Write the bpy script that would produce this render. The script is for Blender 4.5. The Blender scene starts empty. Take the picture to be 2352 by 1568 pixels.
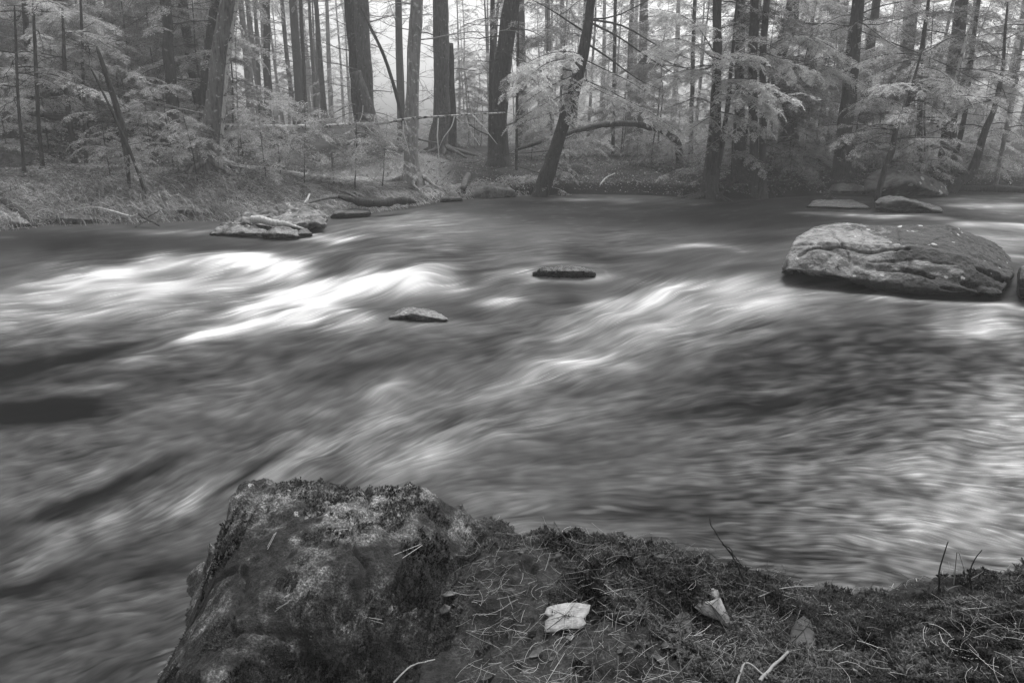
import bpy, bmesh, math, random
import numpy as np
from mathutils import Vector

# ---------------------------------------------------------------- camera, sky, sun, exposure
scene = bpy.context.scene
col = scene.collection
R = math.radians
F, CU, CV, HZ, CH = 1568.0, 1176.0, 784.0, 300.0, 1.7
PITCH = math.atan((CV - HZ) / F)
cam_data = bpy.data.cameras.new("camera")
cam_data.sensor_width = 36.0
cam_data.lens = 24.0
cam_data.clip_start = 0.05
cam_data.clip_end = 800.0
cam = bpy.data.objects.new("camera", cam_data)
cam.location = (0, 0, CH)
cam.rotation_euler = (math.pi / 2 - PITCH, 0, 0)
col.objects.link(cam)
scene.camera = cam

SUN_EL, SUN_AZ = R(68), R(25)      # overcast: high soft light, from beyond the trees and a little right
world = bpy.data.worlds.new("World")
scene.world = world
world.use_nodes = True
wn = world.node_tree
wn.nodes.clear()
w_out = wn.nodes.new("ShaderNodeOutputWorld")
w_bg = wn.nodes.new("ShaderNodeBackground")
w_bw = wn.nodes.new("ShaderNodeRGBToBW")
w_sky = wn.nodes.new("ShaderNodeTexSky")
w_sky.sky_type = 'NISHITA'
w_sky.sun_disc = False
w_sky.sun_elevation = SUN_EL
w_sky.sun_rotation = SUN_AZ
w_sky.air_density = 1.0
w_sky.dust_density = 6.0
w_bg.inputs["Strength"].default_value = 0.15
wn.links.new(w_sky.outputs[0], w_bw.inputs[0])
wn.links.new(w_bw.outputs[0], w_bg.inputs["Color"])
wn.links.new(w_bg.outputs[0], w_out.inputs["Surface"])

sun_data = bpy.data.lights.new("sun", 'SUN')
sun_data.energy = 1.5
sun_data.angle = R(28)
sun_data.color = (1, 1, 1)
sun = bpy.data.objects.new("sun", sun_data)
sv = Vector((math.sin(SUN_AZ) * math.cos(SUN_EL), math.cos(SUN_AZ) * math.cos(SUN_EL), math.sin(SUN_EL)))
sun.rotation_euler = sv.to_track_quat('Z', 'Y').to_euler()
sun.location = (0, 0, 30)
col.objects.link(sun)

scene.view_settings.view_transform = 'Standard'
scene.view_settings.look = 'None'
scene.view_settings.gamma = 1.0
scene.view_settings.exposure = 1.05
scene.view_settings.use_curve_mapping = False
scene.render.engine = 'CYCLES'
scene.cycles.volume_bounces = 3
scene.cycles.max_bounces = 6
scene.cycles.diffuse_bounces = 3
scene.cycles.transparent_max_bounces = 4

# ---------------------------------------------------------------- measuring helpers
SP, CP = math.sin(PITCH), math.cos(PITCH)

def ray(u, v):
    a = (np.asarray(u, float) - CU) / F
    b = (CV - np.asarray(v, float)) / F
    return a, CP + b * SP, -SP + b * CP

def P(u, v, z=0.0):
    """photo measurement (u, v) at height z -> world point"""
    x, y, w = ray(u, v)
    t = (z - CH) / w
    return np.stack(np.broadcast_arrays(x * t, y * t, z + 0 * t), -1)

def D(u, v, d):
    """photo measurement (u, v) at distance y = d -> world point"""
    x, y, w = ray(u, v)
    t = d / y
    return np.stack(np.broadcast_arrays(x * t, y * t, CH + w * t), -1)

def UV(p):
    x, y, z = p[..., 0], p[..., 1], p[..., 2] - CH
    f = y * CP - z * SP
    up = y * SP + z * CP
    f = np.where(f < .05, .05, f)
    return CU + F * x / f, CV - F * up / f

rng = np.random.default_rng(7)
random.seed(7)

def _hash(i, j, k, seed):
    h = (i * 374761393 + j * 668265263 + k * 2147483647 + seed * 974634777) & 0xFFFFFFFF
    h = ((h ^ (h >> 13)) * 1274126177) & 0xFFFFFFFF
    h = ((h ^ (h >> 16)) * 2246822519) & 0xFFFFFFFF
    return (h ^ (h >> 15)) & 0xFFFFFFFF

def vnoise(p, seed=0):
    p = np.asarray(p, float)
    pi = np.floor(p).astype(np.int64)
    f = p - pi
    w = f * f * f * (f * (f * 6 - 15) + 10)
    out = 0
    for a in (0, 1):
        for b in (0, 1):
            for c in (0, 1):
                h = _hash(pi[..., 0] + a, pi[..., 1] + b, pi[..., 2] + c, seed) / 4294967295.0
                out = out + h * (w[..., 0] if a else 1 - w[..., 0]) * (w[..., 1] if b else 1 - w[..., 1]) * (w[..., 2] if c else 1 - w[..., 2])
    return out * 2 - 1

def fbm(p, octv=4, seed=0, gain=.5):
    p = np.asarray(p, float)
    s, a, tot = 0, 1.0, 0
    for o in range(octv):
        s = s + a * vnoise(p * (2.03 ** o) + 17.3 * o, seed + o)
        tot += a
        a *= gain
    return s / tot

def sstep(a, b, x):
    t = np.clip((x - a) / (b - a), 0, 1)
    return t * t * (3 - 2 * t)

def poly_dist(px, py, poly):
    """unsigned distance from points to an open polyline"""
    best = np.full(px.shape, 1e9)
    for (x0, y0), (x1, y1) in zip(poly[:-1], poly[1:]):
        dx, dy = x1 - x0, y1 - y0
        t = np.clip(((px - x0) * dx + (py - y0) * dy) / (dx * dx + dy * dy + 1e-12), 0, 1)
        best = np.minimum(best, np.hypot(px - x0 - t * dx, py - y0 - t * dy))
    return best

def inside(px, py, poly):
    r = np.zeros(px.shape, bool)
    n = len(poly)
    for i in range(n):
        x0, y0 = poly[i]
        x1, y1 = poly[(i + 1) % n]
        if y0 == y1:
            continue
        c = ((y0 > py) != (y1 > py)) & (px < (x1 - x0) * (py - y0) / (y1 - y0) + x0)
        r ^= c
    return r

# ---------------------------------------------------------------- object helpers
def tag(o, label=None, cat=None, group=None, kind=None):
    if label: o["label"] = label
    if cat: o["category"] = cat
    if group: o["group"] = group
    if kind: o["kind"] = kind
    return o

def link(name, me, parent=None, loc=None):
    o = bpy.data.objects.new(name, me)
    col.objects.link(o)
    if parent is not None: o.parent = parent
    if loc is not None: o.location = loc
    return o

def empty(name, loc):
    o = bpy.data.objects.new(name, None)
    o.location = [float(c) for c in loc]
    o.empty_display_size = .2
    col.objects.link(o)
    return o

class MB:
    """collects vertices and quads (a triangle repeats its last index)"""
    def __init__(s):
        s.v, s.q, s.n = [], [], 0
    def add(s, V, Q):
        V = np.asarray(V, np.float32).reshape(-1, 3)
        s.v.append(V)
        s.q.append(np.asarray(Q, np.int64).reshape(-1, 4) + s.n)
        s.n += len(V)
    def mesh(s, name, mat, origin=(0, 0, 0), smooth=True):
        V = np.concatenate(s.v) if s.v else np.zeros((0, 3), np.float32)
        Q = np.concatenate(s.q) if s.q else np.zeros((0, 4), np.int64)
        return fast_mesh(name, V - np.asarray(origin, np.float32), Q, mat, smooth)
    def build(s, name, mat, parent=None, origin=(0, 0, 0), smooth=True):
        me = s.mesh(name, mat, origin, smooth)
        o = link(name, me, parent)
        if parent is None:
            o.location = [float(c) for c in origin]
        return o

def fast_mesh(name, V, Q, mat, smooth=True):
    me = bpy.data.meshes.new(name)
    V = np.ascontiguousarray(V, np.float32)
    tri = Q[:, 2] == Q[:, 3]
    nq, nt = int((~tri).sum()), int(tri.sum())
    loops = np.concatenate([Q[~tri].ravel(), Q[tri][:, :3].ravel()]).astype(np.int32)
    tot = np.concatenate([np.full(nq, 4), np.full(nt, 3)]).astype(np.int32)
    start = (np.cumsum(tot) - tot).astype(np.int32)
    me.vertices.add(len(V))
    me.vertices.foreach_set("co", V.ravel())
    me.loops.add(len(loops))
    me.loops.foreach_set("vertex_index", loops)
    me.polygons.add(nq + nt)
    me.polygons.foreach_set("loop_start", start)
    me.polygons.foreach_set("loop_total", tot)
    me.polygons.foreach_set("use_smooth", np.full(nq + nt, smooth, bool))
    me.update(calc_edges=True)
    if mat is not None: me.materials.append(mat)
    return me

def grid_quads(ny, nx):
    a = (np.arange(ny - 1)[:, None] * nx + np.arange(nx - 1)[None, :]).ravel()
    return np.stack([a, a + 1, a + nx + 1, a + nx], 1)

def unit(v):
    return v / (np.linalg.norm(v, axis=-1, keepdims=True) + 1e-9)

def tubes(mb, C, Rr, n=6, rough=0.0, cap=True):
    """C (K, m, 3) centre lines, Rr (K, m) radii"""
    C = np.asarray(C, float); Rr = np.asarray(Rr, float)
    if C.ndim == 2: C, Rr = C[None], Rr[None]
    K, m, _ = C.shape
    T = unit(np.gradient(C, axis=1))
    mt = unit(C[:, -1] - C[:, 0])
    ref = np.where(np.abs(mt[:, 2:3]) > .8, np.array([[1., 0, 0]]), np.array([[0, 0, 1.]]))[:, None, :]
    U = unit(np.cross(T, np.broadcast_to(ref, T.shape)))
    W = np.cross(T, U)
    a = np.arange(n) * 2 * math.pi / n
    ring = np.cos(a)[None, None, :, None] * U[:, :, None] + np.sin(a)[None, None, :, None] * W[:, :, None]
    rr = Rr[:, :, None, None]
    V = C[:, :, None] + ring * rr
    if rough:
        q = V * np.array([1, 1, .35]) / max(1e-3, float(Rr.mean())) * .9
        V = V + ring * rr * (rough * fbm(q, 3, 5))[..., None]
    base = (np.arange(K)[:, None, None] * m + np.arange(m - 1)[None, :, None]) * n
    i = np.arange(n)[None, None, :]
    j = (i + 1) % n
    Q = np.stack([base + i, base + j, base + n + j, base + n + i], -1).reshape(-1, 4)
    V = V.reshape(-1, 3)
    if cap and n > 3:
        e = []
        for k in range(K):
            b = (k * m + m - 1) * n
            for q in range(1, n - 1):
                e.append([b, b + q, b + q + 1, b + q + 1])
        Q = np.concatenate([Q, np.array(e)])
    mb.add(V, Q)

def smooth_path(pts, m, extra=None):
    """Catmull-Rom through pts, m samples, returns positions"""
    pts = np.asarray(pts, float)
    if len(pts) == 2:
        t = np.linspace(0, 1, m)[:, None]
        return pts[0] * (1 - t) + pts[1] * t
    seg = np.r_[0, np.cumsum(np.linalg.norm(np.diff(pts[:, :3], axis=0), axis=1))]
    s = np.linspace(0, seg[-1], m)
    q = np.vstack([2 * pts[0] - pts[1], pts, 2 * pts[-1] - pts[-2]])
    i = np.clip(np.searchsorted(seg, s, side='right') - 1, 0, len(pts) - 2)
    t = ((s - seg[i]) / (seg[i + 1] - seg[i]))[:, None]
    a, b, c, d = q[i], q[i + 1], q[i + 2], q[i + 3]
    return .5 * (2 * b + (c - a) * t + (2 * a - 5 * b + 4 * c - d) * t ** 2 + (3 * b - a - 3 * c + d) * t ** 3)

# ---------------------------------------------------------------- materials (a black-and-white world: every colour is a grey)
def new_mat(name):
    m = bpy.data.materials.new(name)
    m.use_nodes = True
    nt = m.node_tree
    nt.nodes.clear()
    return m, nt

def N(nt, t, **kw):
    n = nt.nodes.new(t)
    for k, v in kw.items():
        if k in n.inputs.keys(): n.inputs[k].default_value = v
        else: setattr(n, k, v)
    return n

def L(nt, a, b): nt.links.new(a, b)

def coords(nt, scale=(1, 1, 1), kind="Object"):
    tc = N(nt, "ShaderNodeTexCoord")
    mp = N(nt, "ShaderNodeMapping")
    mp.inputs["Scale"].default_value = scale
    L(nt, tc.outputs[kind], mp.inputs["Vector"])
    return mp.outputs[0]

def noise(nt, vec, scale, detail=6, rough=.6, dist=0.0):
    n = N(nt, "ShaderNodeTexNoise")
    n.inputs["Scale"].default_value = scale
    n.inputs["Detail"].default_value = detail
    n.inputs["Roughness"].default_value = rough
    n.inputs["Distortion"].default_value = dist
    L(nt, vec, n.inputs["Vector"])
    return n.outputs["Fac"]

def ramp(nt, fac, stops):
    r = N(nt, "ShaderNodeValToRGB")
    e = r.color_ramp.elements
    while len(e) < len(stops): e.new(.5)
    for i, (p, g) in enumerate(stops):
        e[i].position = p
        e[i].color = (g, g, g, 1)
    L(nt, fac, r.inputs[0])
    return r.outputs[0]

def math_(nt, op, a, b=None, clamp=False):
    n = N(nt, "ShaderNodeMath", operation=op, use_clamp=clamp)
    for i, x in enumerate((a, b)):
        if x is None: continue
        if isinstance(x, (int, float)): n.inputs[i].default_value = x
        else: L(nt, x, n.inputs[i])
    return n.outputs[0]

def mixc(nt, fac, a, b):
    n = N(nt, "ShaderNodeMix", data_type='RGBA')
    for sock, x in ((0, fac), (6, a), (7, b)):
        if isinstance(x, (int, float)):
            n.inputs[sock].default_value = x if sock == 0 else (x, x, x, 1)
        else: L(nt, x, n.inputs[sock])
    return n.outputs[2]

def finish(nt, color, rough=.8, bump=None, bstr=.5, bdist=.02, spec=.3, coat=0):
    b = N(nt, "ShaderNodeBsdfPrincipled")
    o = N(nt, "ShaderNodeOutputMaterial")
    if isinstance(color, (int, float)): b.inputs["Base Color"].default_value = (color, color, color, 1)
    else: L(nt, color, b.inputs["Base Color"])
    if isinstance(rough, (int, float)): b.inputs["Roughness"].default_value = rough
    else: L(nt, rough, b.inputs["Roughness"])
    b.inputs["Specular IOR Level"].default_value = spec
    if bump is not None:
        bm_ = N(nt, "ShaderNodeBump")
        bm_.inputs["Strength"].default_value = bstr
        bm_.inputs["Distance"].default_value = bdist
        L(nt, bump, bm_.inputs["Height"])
        L(nt, bm_.outputs[0], b.inputs["Normal"])
    L(nt, b.outputs[0], o.inputs["Surface"])
    return b

def bark_mat(name, lo, hi, patch=0.0, patch_tone=.4, sz=1.0):
    m, nt = new_mat(name)
    v = coords(nt, (9 * sz, 9 * sz, 1.6 * sz))
    n1 = noise(nt, v, 3.0, 8, .7, .4)
    v2 = coords(nt)
    n2 = noise(nt, v2, 2.2, 5, .6)
    c = ramp(nt, n1, [(.3, lo * .5), (.5, (lo + hi) / 2), (.72, hi)])
    c = mixc(nt, math_(nt, 'MULTIPLY', n2, .5), c, lo)
    if patch:
        n3 = noise(nt, v2, 9.0, 6, .7)
        f = ramp(nt, n3, [(.5 + .18 * (1 - patch), 0), (.56 + .18 * (1 - patch), 1)])
        c = mixc(nt, f, c, patch_tone)
    finish(nt, c, .9, n1, 1, .05, .15)
    return m

def leaf_mat(name, lo, hi, trans=.3, scale=.8):
    m, nt = new_mat(name)
    g = N(nt, "ShaderNodeNewGeometry")
    v = N(nt, "ShaderNodeMapping")
    L(nt, g.outputs["Position"], v.inputs[0])
    n1 = noise(nt, v.outputs[0], scale, 5, .6)
    c = ramp(nt, n1, [(.36, lo), (.64, hi)])
    rr = math_(nt, 'ADD', math_(nt, 'MULTIPLY', g.outputs["Random Per Island"], 1.1), .4)
    mm = N(nt, "ShaderNodeMix", data_type='RGBA', blend_type='MULTIPLY')
    mm.inputs[0].default_value = 1
    L(nt, c, mm.inputs[6]); L(nt, rr, mm.inputs[7])
    d = N(nt, "ShaderNodeBsdfDiffuse"); t = N(nt, "ShaderNodeBsdfTranslucent")
    L(nt, mm.outputs[2], d.inputs[0]); L(nt, mm.outputs[2], t.inputs[0])
    mx = N(nt, "ShaderNodeMixShader"); mx.inputs[0].default_value = trans
    L(nt, d.outputs[0], mx.inputs[1]); L(nt, t.outputs[0], mx.inputs[2])
    o = N(nt, "ShaderNodeOutputMaterial")
    L(nt, mx.outputs[0], o.inputs[0])
    return m

def rock_mat(name, lo, hi, dark=.35, spots=.3, spot_tone=.55, sc=1.0, light_side=None, rough=.75, strata=None, wet=.03):
    m, nt = new_mat(name)
    v = coords(nt)
    vs = coords(nt, strata) if strata else v
    n1 = noise(nt, vs, 2.2 * sc, 10, .68, .3)
    n2 = noise(nt, v, 9 * sc, 8, .7)
    n3 = noise(nt, v, 55 * sc, 4, .6)
    c = ramp(nt, n2, [(.32, lo), (.68, hi)])
    f = ramp(nt, n1, [(.5 - dark * .35, 1), (.62 - dark * .2, 0)])
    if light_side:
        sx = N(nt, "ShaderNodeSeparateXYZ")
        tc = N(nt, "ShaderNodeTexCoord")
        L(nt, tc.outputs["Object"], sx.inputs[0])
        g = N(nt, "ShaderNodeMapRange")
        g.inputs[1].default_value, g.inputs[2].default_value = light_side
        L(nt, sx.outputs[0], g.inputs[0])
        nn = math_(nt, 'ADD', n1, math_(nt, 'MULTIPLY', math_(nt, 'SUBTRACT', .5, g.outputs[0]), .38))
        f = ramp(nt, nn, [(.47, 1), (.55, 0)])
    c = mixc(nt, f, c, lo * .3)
    vo = N(nt, "ShaderNodeTexVoronoi", feature='F1')
    vo.inputs["Scale"].default_value = 6 * sc
    L(nt, v, vo.inputs["Vector"])
    sp = math_(nt, 'ADD', vo.outputs["Distance"], math_(nt, 'MULTIPLY', n2, .55))
    f2 = ramp(nt, sp, [(.30 + .26 * spots, 1), (.34 + .28 * spots, 0)])
    c = mixc(nt, f2, c, spot_tone)
    vk = N(nt, "ShaderNodeTexVoronoi", feature='DISTANCE_TO_EDGE')
    vk.inputs["Scale"].default_value = 1.5 * sc
    wv = N(nt, "ShaderNodeVectorMath", operation='ADD')
    cn = N(nt, "ShaderNodeTexNoise"); cn.inputs["Scale"].default_value = 3 * sc
    L(nt, v, cn.inputs["Vector"])
    sc_ = N(nt, "ShaderNodeVectorMath", operation='SCALE'); sc_.inputs["Scale"].default_value = .5
    L(nt, cn.outputs["Color"], sc_.inputs[0])
    L(nt, vs, wv.inputs[0]); L(nt, sc_.outputs[0], wv.inputs[1])
    L(nt, wv.outputs[0], vk.inputs["Vector"])
    crack = ramp(nt, math_(nt, 'ADD', vk.outputs["Distance"], math_(nt, 'MULTIPLY', ramp(nt, n2, [(.45, 0), (.6, 1)]), .03)), [(0.0, 0), (.008, 1)])
    c = mixc(nt, crack, lo * .25, c)
    if wet:      # wet waterline band, with the shade under the boulder's overhang painted in
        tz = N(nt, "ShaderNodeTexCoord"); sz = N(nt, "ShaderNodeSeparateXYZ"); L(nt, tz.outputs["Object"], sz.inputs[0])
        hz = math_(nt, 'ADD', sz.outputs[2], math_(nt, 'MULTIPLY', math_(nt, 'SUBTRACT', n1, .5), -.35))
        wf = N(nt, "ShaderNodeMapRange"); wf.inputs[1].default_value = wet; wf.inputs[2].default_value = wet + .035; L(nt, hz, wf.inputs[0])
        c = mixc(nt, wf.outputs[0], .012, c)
    gr = math_(nt, 'ADD', math_(nt, 'MULTIPLY', n3, .7), .65)
    mm = N(nt, "ShaderNodeMix", data_type='RGBA', blend_type='MULTIPLY'); mm.inputs[0].default_value = 1
    L(nt, c, mm.inputs[6]); L(nt, gr, mm.inputs[7])
    h = math_(nt, 'ADD', math_(nt, 'MULTIPLY', n2, 1.0), math_(nt, 'ADD', math_(nt, 'MULTIPLY', n3, .3), math_(nt, 'MULTIPLY', crack, .5)))
    finish(nt, mm.outputs[2], rough, h, 1, .045 / sc, .35)
    return m

M = {}
M['bark'] = bark_mat("dark_hemlock_bark", .014, .09, .4, .16)
M['bark_brown'] = bark_mat("furrowed_bark", .04, .17, .4, .26)
M['bark_rough'] = bark_mat('rough_plated_bark', .05, .26, .5, .34, .55)
M['bark_pale'] = bark_mat("pale_maple_bark", .13, .32, .6, .45, .6)
M['bark_white'] = bark_mat("white_birch_bark", .30, .65, .8, .04, 1.5)
M['bark_deep'] = bark_mat("distant_bark", .02, .06)
M['dead_wood'] = bark_mat("dead_grey_wood", .07, .2, .3, .5)
M['twig_dark'] = bark_mat("dark_twig", .02, .06)
M['twig_pale'] = bark_mat("bleached_twig", .34, .62)
M['wet_wood'] = bark_mat("wet_black_wood", .015, .07, .2, .2)
M['leaf'] = leaf_mat("hemlock_needles", .22, .47, .42)
M['leaf_bright'] = leaf_mat("bright_hemlock_needles", .42, .70, .42)
M['leaf_dark'] = leaf_mat("dark_hemlock_needles", .10, .26, .4)
M['leaf_pale'] = leaf_mat("pale_beech_leaf", .4, .6)
M['moss'] = leaf_mat("moss_shoots", .008, .10, .25, 7)
M['straw'] = leaf_mat("straw", .16, .34, .2, 3)
M['grass'] = leaf_mat("bank_grass", .18, .50, .5, 1.6)
M['litter'] = leaf_mat("fallen_leaves", .04, .34, .1, 5)
# ---------------------------------------------------------------- the trees' table comes before the ground, whose height meets their feet
# name, label, group, material, [(u, v, width)] from foot to top, distance, white-bark etc.
T = []
def tree(name, label, pts, d, mat='bark', dead=14, green=6, flare=1.5, cat='tree', top=4.0, group=None, g0=.25, leaf='leaf', tilt=0.0):
    T.append(dict(name=name, label=label, pts=pts, d=d, mat=mat, dead=dead, green=green, flare=flare, cat=cat, top=top, group=group, g0=g0, leaf=leaf, tilt=tilt))

tree('hemlock_tree', 'wide dark trunk at the far left, hidden below by drooping hemlock sprays', [(122, 300, 38), (117, 140, 36), (115, 0, 34)], 24, dead=10, green=3)
tree('hemlock_tree', 'narrow dark trunk left of the wide far left trunk', [(72, 310, 15), (64, 150, 13), (56, 0, 11)], 21, green=3)
tree('hemlock_tree', 'slim straight dark trunk with bare side branches, left of the rough leaning trunk', [(400, 340, 28), (392, 180, 23), (381, 0, 20)], 19, dead=26, green=4)
tree('hardwood_tree', 'stout leaning trunk with rough furrowed bark on the left bank', [(478, 352, 50), (490, 250, 43), (502, 140, 38), (523, 0, 34)], 15.5, mat='bark_rough', dead=4, green=1, flare=1.35)
tree('birch_tree', 'thin white-barked trunk pressed against the right side of the rough leaning trunk', [(508, 345, 7), (514, 250, 8), (526, 130, 8), (545, 0, 7)], 15.3, mat='bark_white', dead=3, green=0)
tree('hemlock_tree', 'grey trunk leaning behind the rough leaning trunk', [(462, 330, 20), (472, 200, 20), (494, 0, 18)], 20, dead=8, green=2)
tree('hemlock_tree', 'curved dark trunk between the slim branchy trunk and the rough leaning trunk', [(468, 300, 22), (450, 200, 20), (436, 130, 19), (420, 0, 18)], 23, dead=10, green=3)
tree('sapling', 'short slim leafless pole standing on the left slope', [(168, 345, 13), (160, 270, 11), (150, 190, 9), (146, 80, 6)], 16, dead=6, green=1, top=.6)
tree('sapling', 'very thin grey pole to the right of the short leafless pole', [(197, 352, 8), (193, 250, 7), (190, 150, 6), (186, 20, 5)], 16.4, dead=8, green=1, top=.6)
tree('sapling', 'thin crooked stem nearest the left edge', [(54, 385, 8), (50, 320, 7), (42, 230, 6), (36, 90, 5)], 14.3, dead=8, green=2, top=.6)
tree('sapling', 'thin dark stem behind the crooked stem at the left edge', [(96, 368, 9), (88, 280, 8), (84, 200, 8), (78, 60, 6)], 15.2, dead=8, green=2, top=.6)
tree('dead_tree', 'dark broken pole leaning left over the grassy bank', [(296, 420, 7), (284, 312, 15), (266, 240, 13), (240, 160, 10), (226, 120, 7)], 14.2, mat='wet_wood', dead=8, green=0, top=.1)
tree('dead_tree', 'thin bare pole crossing the dark broken pole above the bank', [(324, 416, 6), (300, 350, 7), (282, 310, 6), (246, 232, 5), (215, 170, 4)], 14.0, mat='twig_dark', dead=4, green=0, top=.1)
tree('hemlock_tree', 'straight slim trunk in mist right of the rough leaning trunk', [(616, 265, 17), (613, 120, 15), (612, 0, 14)], 30, dead=18, green=4)
tree('hemlock_tree', 'thin dark pole left of the twin trunks', [(703, 262, 9), (697, 150, 8), (690, 0, 7)], 27, dead=12, green=2)
tree('hemlock_tree', 'slender misty pole just left of the twin trunks', [(745, 262, 13), (738, 170, 11), (726, 0, 9)], 33, dead=12, green=2)
tree('hemlock_tree', 'dark left stem of the twin trunks', [(834, 322, 30), (823, 250, 24), (812, 110, 22), (803, 0, 21)], 24.5, dead=22, green=2)
tree('hemlock_tree', 'paler wide right stem of the twin trunks', [(846, 322, 42), (843, 250, 34), (836, 110, 31), (830, 0, 29)], 23.6, mat='bark_brown', dead=18, green=1)
tree('broken_snag', 'short mossy broken snag leaning left in front of the twin trunks', [(868, 325, 22), (856, 280, 26), (835, 220, 27), (816, 165, 23)], 22.6, mat='bark_brown', dead=2, green=0, top=.02)
tree('maple_tree', 'pale lichen-spotted trunk near the bank edge', [(946, 412, 44), (944, 350, 31), (948, 200, 27), (955, 0, 27)], 18.2, mat='bark_pale', dead=8, green=0, flare=1.5)
tree('dead_tree', 'slim curved dead pole leaning left behind the pale spotted trunk', [(936, 330, 9), (925, 275, 9), (905, 200, 8), (880, 125, 7), (852, 66, 6)], 21, dead=2, green=0, top=.6)
tree('pine_tree', 'straight broad trunk with furrowed bark right of the pale spotted trunk', [(1008, 348, 46), (1012, 250, 35), (1015, 120, 32), (1016, 0, 31)], 24.3, mat='bark_brown', dead=12, green=1, flare=1.35)
tree('broken_snag', 'dark broken stub close behind the straight broad trunk', [(1040, 346, 20), (1039, 250, 17), (1036, 160, 16), (1034, 100, 14)], 25.5, dead=5, green=0, top=.02)
tree('hemlock_tree', 'thin dark branchy trunk left of the big dark trunk', [(1127, 372, 14), (1129, 200, 12), (1131, 0, 10)], 23.5, dead=26, green=2)
tree('hemlock_tree', 'big dark trunk with flared base in the middle of the far bank', [(1143, 390, 52), (1148, 300, 37), (1158, 130, 36), (1175, 0, 34)], 21.3, dead=22, green=4, flare=1.3)
tree('hemlock_tree', 'dark trunk leaning steeply out of the water edge', [(1242, 447, 40), (1262, 380, 33), (1290, 300, 28), (1318, 205, 26), (1342, 110, 23), (1357, 0, 20)], 18.5, dead=18, green=0, flare=1.15)
tree('hemlock_tree', 'broad hazy trunk standing far behind the arched trunk', [(1464, 335, 20), (1470, 240, 19), (1476, 110, 18), (1480, 0, 17)], 34, dead=14, green=8)
tree('hemlock_tree', 'mossy forked trunk with roots spreading over the water edge', [(1628, 448, 40), (1638, 350, 28), (1645, 180, 21), (1648, 0, 18)], 18.0, mat='bark', dead=14, green=4, flare=1.6)
tree('hemlock_tree', 'thin side stem rising right of the rooted forked trunk', [(1640, 442, 18), (1650, 380, 14), (1663, 310, 12), (1676, 200, 9), (1688, 60, 6)], 18.0, dead=8, green=2)
tree('hemlock_tree', 'dark trunk with flared foot just behind the rooted forked trunk', [(1697, 417, 34), (1698, 330, 24), (1700, 150, 20), (1703, 0, 17)], 19.2, dead=22, green=5, flare=1.5)
tree('hemlock_tree', 'left stem of the close pair standing at the water edge', [(1731, 448, 24), (1733, 360, 18), (1729, 180, 19), (1731, 0, 17)], 18.1, dead=14, green=3)
tree('hemlock_tree', 'right stem of the close pair standing at the water edge', [(1750, 449, 22), (1750, 360, 15), (1752, 150, 14), (1762, 0, 13)], 18.0, dead=14, green=3)
tree('hardwood_tree', 'crooked trunk that forks near the top of the view, right of the close pair', [(1812, 354, 46), (1809, 260, 34), (1783, 170, 27), (1802, 90, 28), (1817, 35, 30), (1832, -60, 16)], 23, mat='bark', dead=10, green=5)
tree('hemlock_tree', 'large smooth leaning trunk right of the crooked forked trunk', [(1936, 400, 46), (1943, 300, 33), (1957, 150, 28), (1973, 0, 24)], 19.6, dead=18, green=5, flare=1.3)
tree('hemlock_tree', 'dark trunk behind and right of the large leaning trunk', [(1974, 360, 30), (1984, 260, 22), (2000, 120, 18), (2012, 0, 15)], 24, dead=20, green=5)
tree('hemlock_tree', 'hazy broad trunk between the dark trunk and the thin broken pole', [(2062, 345, 26), (2072, 200, 24), (2086, 100, 23), (2098, 0, 22)], 32, dead=14, green=8)
tree('dead_tree', 'thin black pole hanging over the lichen boulder on the bank', [(2112, 370, 11), (2115, 165, 10), (2121, 90, 9), (2130, 20, 7)], 20, dead=12, green=0, top=.4)
tree('sapling', 'curved dark sapling leaning right from the lichen boulder on the bank', [(2018, 440, 13), (2030, 395, 13), (2048, 345, 13), (2060, 290, 11), (2082, 246, 9), (2100, 180, 6)], 17.2, dead=8, green=7, top=.6)
tree('birch_tree', 'pale leaning birch behind the lichen boulder on the bank', [(2118, 392, 8), (2132, 350, 8), (2150, 300, 8), (2183, 226, 7), (2200, 160, 6)], 18.8, mat='bark_white', dead=5, green=3, top=1)
tree('hemlock_tree', 'broad trunk dim in the mist behind the pale leaning birch', [(2166, 398, 40), (2180, 300, 30), (2192, 150, 27), (2208, 0, 24)], 22, mat='bark_deep', dead=14, green=7)
tree('hemlock_tree', 'slim trunk right of the broad misty trunk', [(2186, 405, 13), (2202, 330, 11), (2218, 240, 10), (2240, 60, 8)], 21, mat='bark_deep', dead=12, green=4)
tree('hardwood_tree', 'curved trunk sweeping out of the bank above the fallen log', [(2196, 424, 22), (2226, 402, 20), (2246, 355, 17), (2262, 300, 14), (2284, 246, 11), (2300, 170, 8), (2306, 100, 6)], 19.6, mat='bark', dead=14, green=4, top=1)
tree('hardwood_tree', 'thin leaning stem at the far right above the fallen log', [(2288, 418, 10), (2305, 330, 9), (2322, 240, 8), (2344, 120, 7)], 20.5, mat='bark_pale', dead=10, green=3, top=1.5)
tree('hemlock_tree', 'slim hazy trunk between the rooted forked trunk and the arched trunk', [(1586, 352, 10), (1590, 200, 9), (1596, 0, 8)], 27, dead=14, green=4)
tree('hemlock_tree', 'slim trunk half hidden by foliage right of the leaning water edge trunk', [(1408, 350, 8), (1410, 200, 8), (1414, 0, 7)], 26, dead=14, green=5)
tree('sapling', 'thin upright stem in front of the big dark trunk roots', [(1186, 385, 7), (1187, 260, 6), (1190, 120, 5)], 20.5, dead=10, green=1, top=1)

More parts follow.
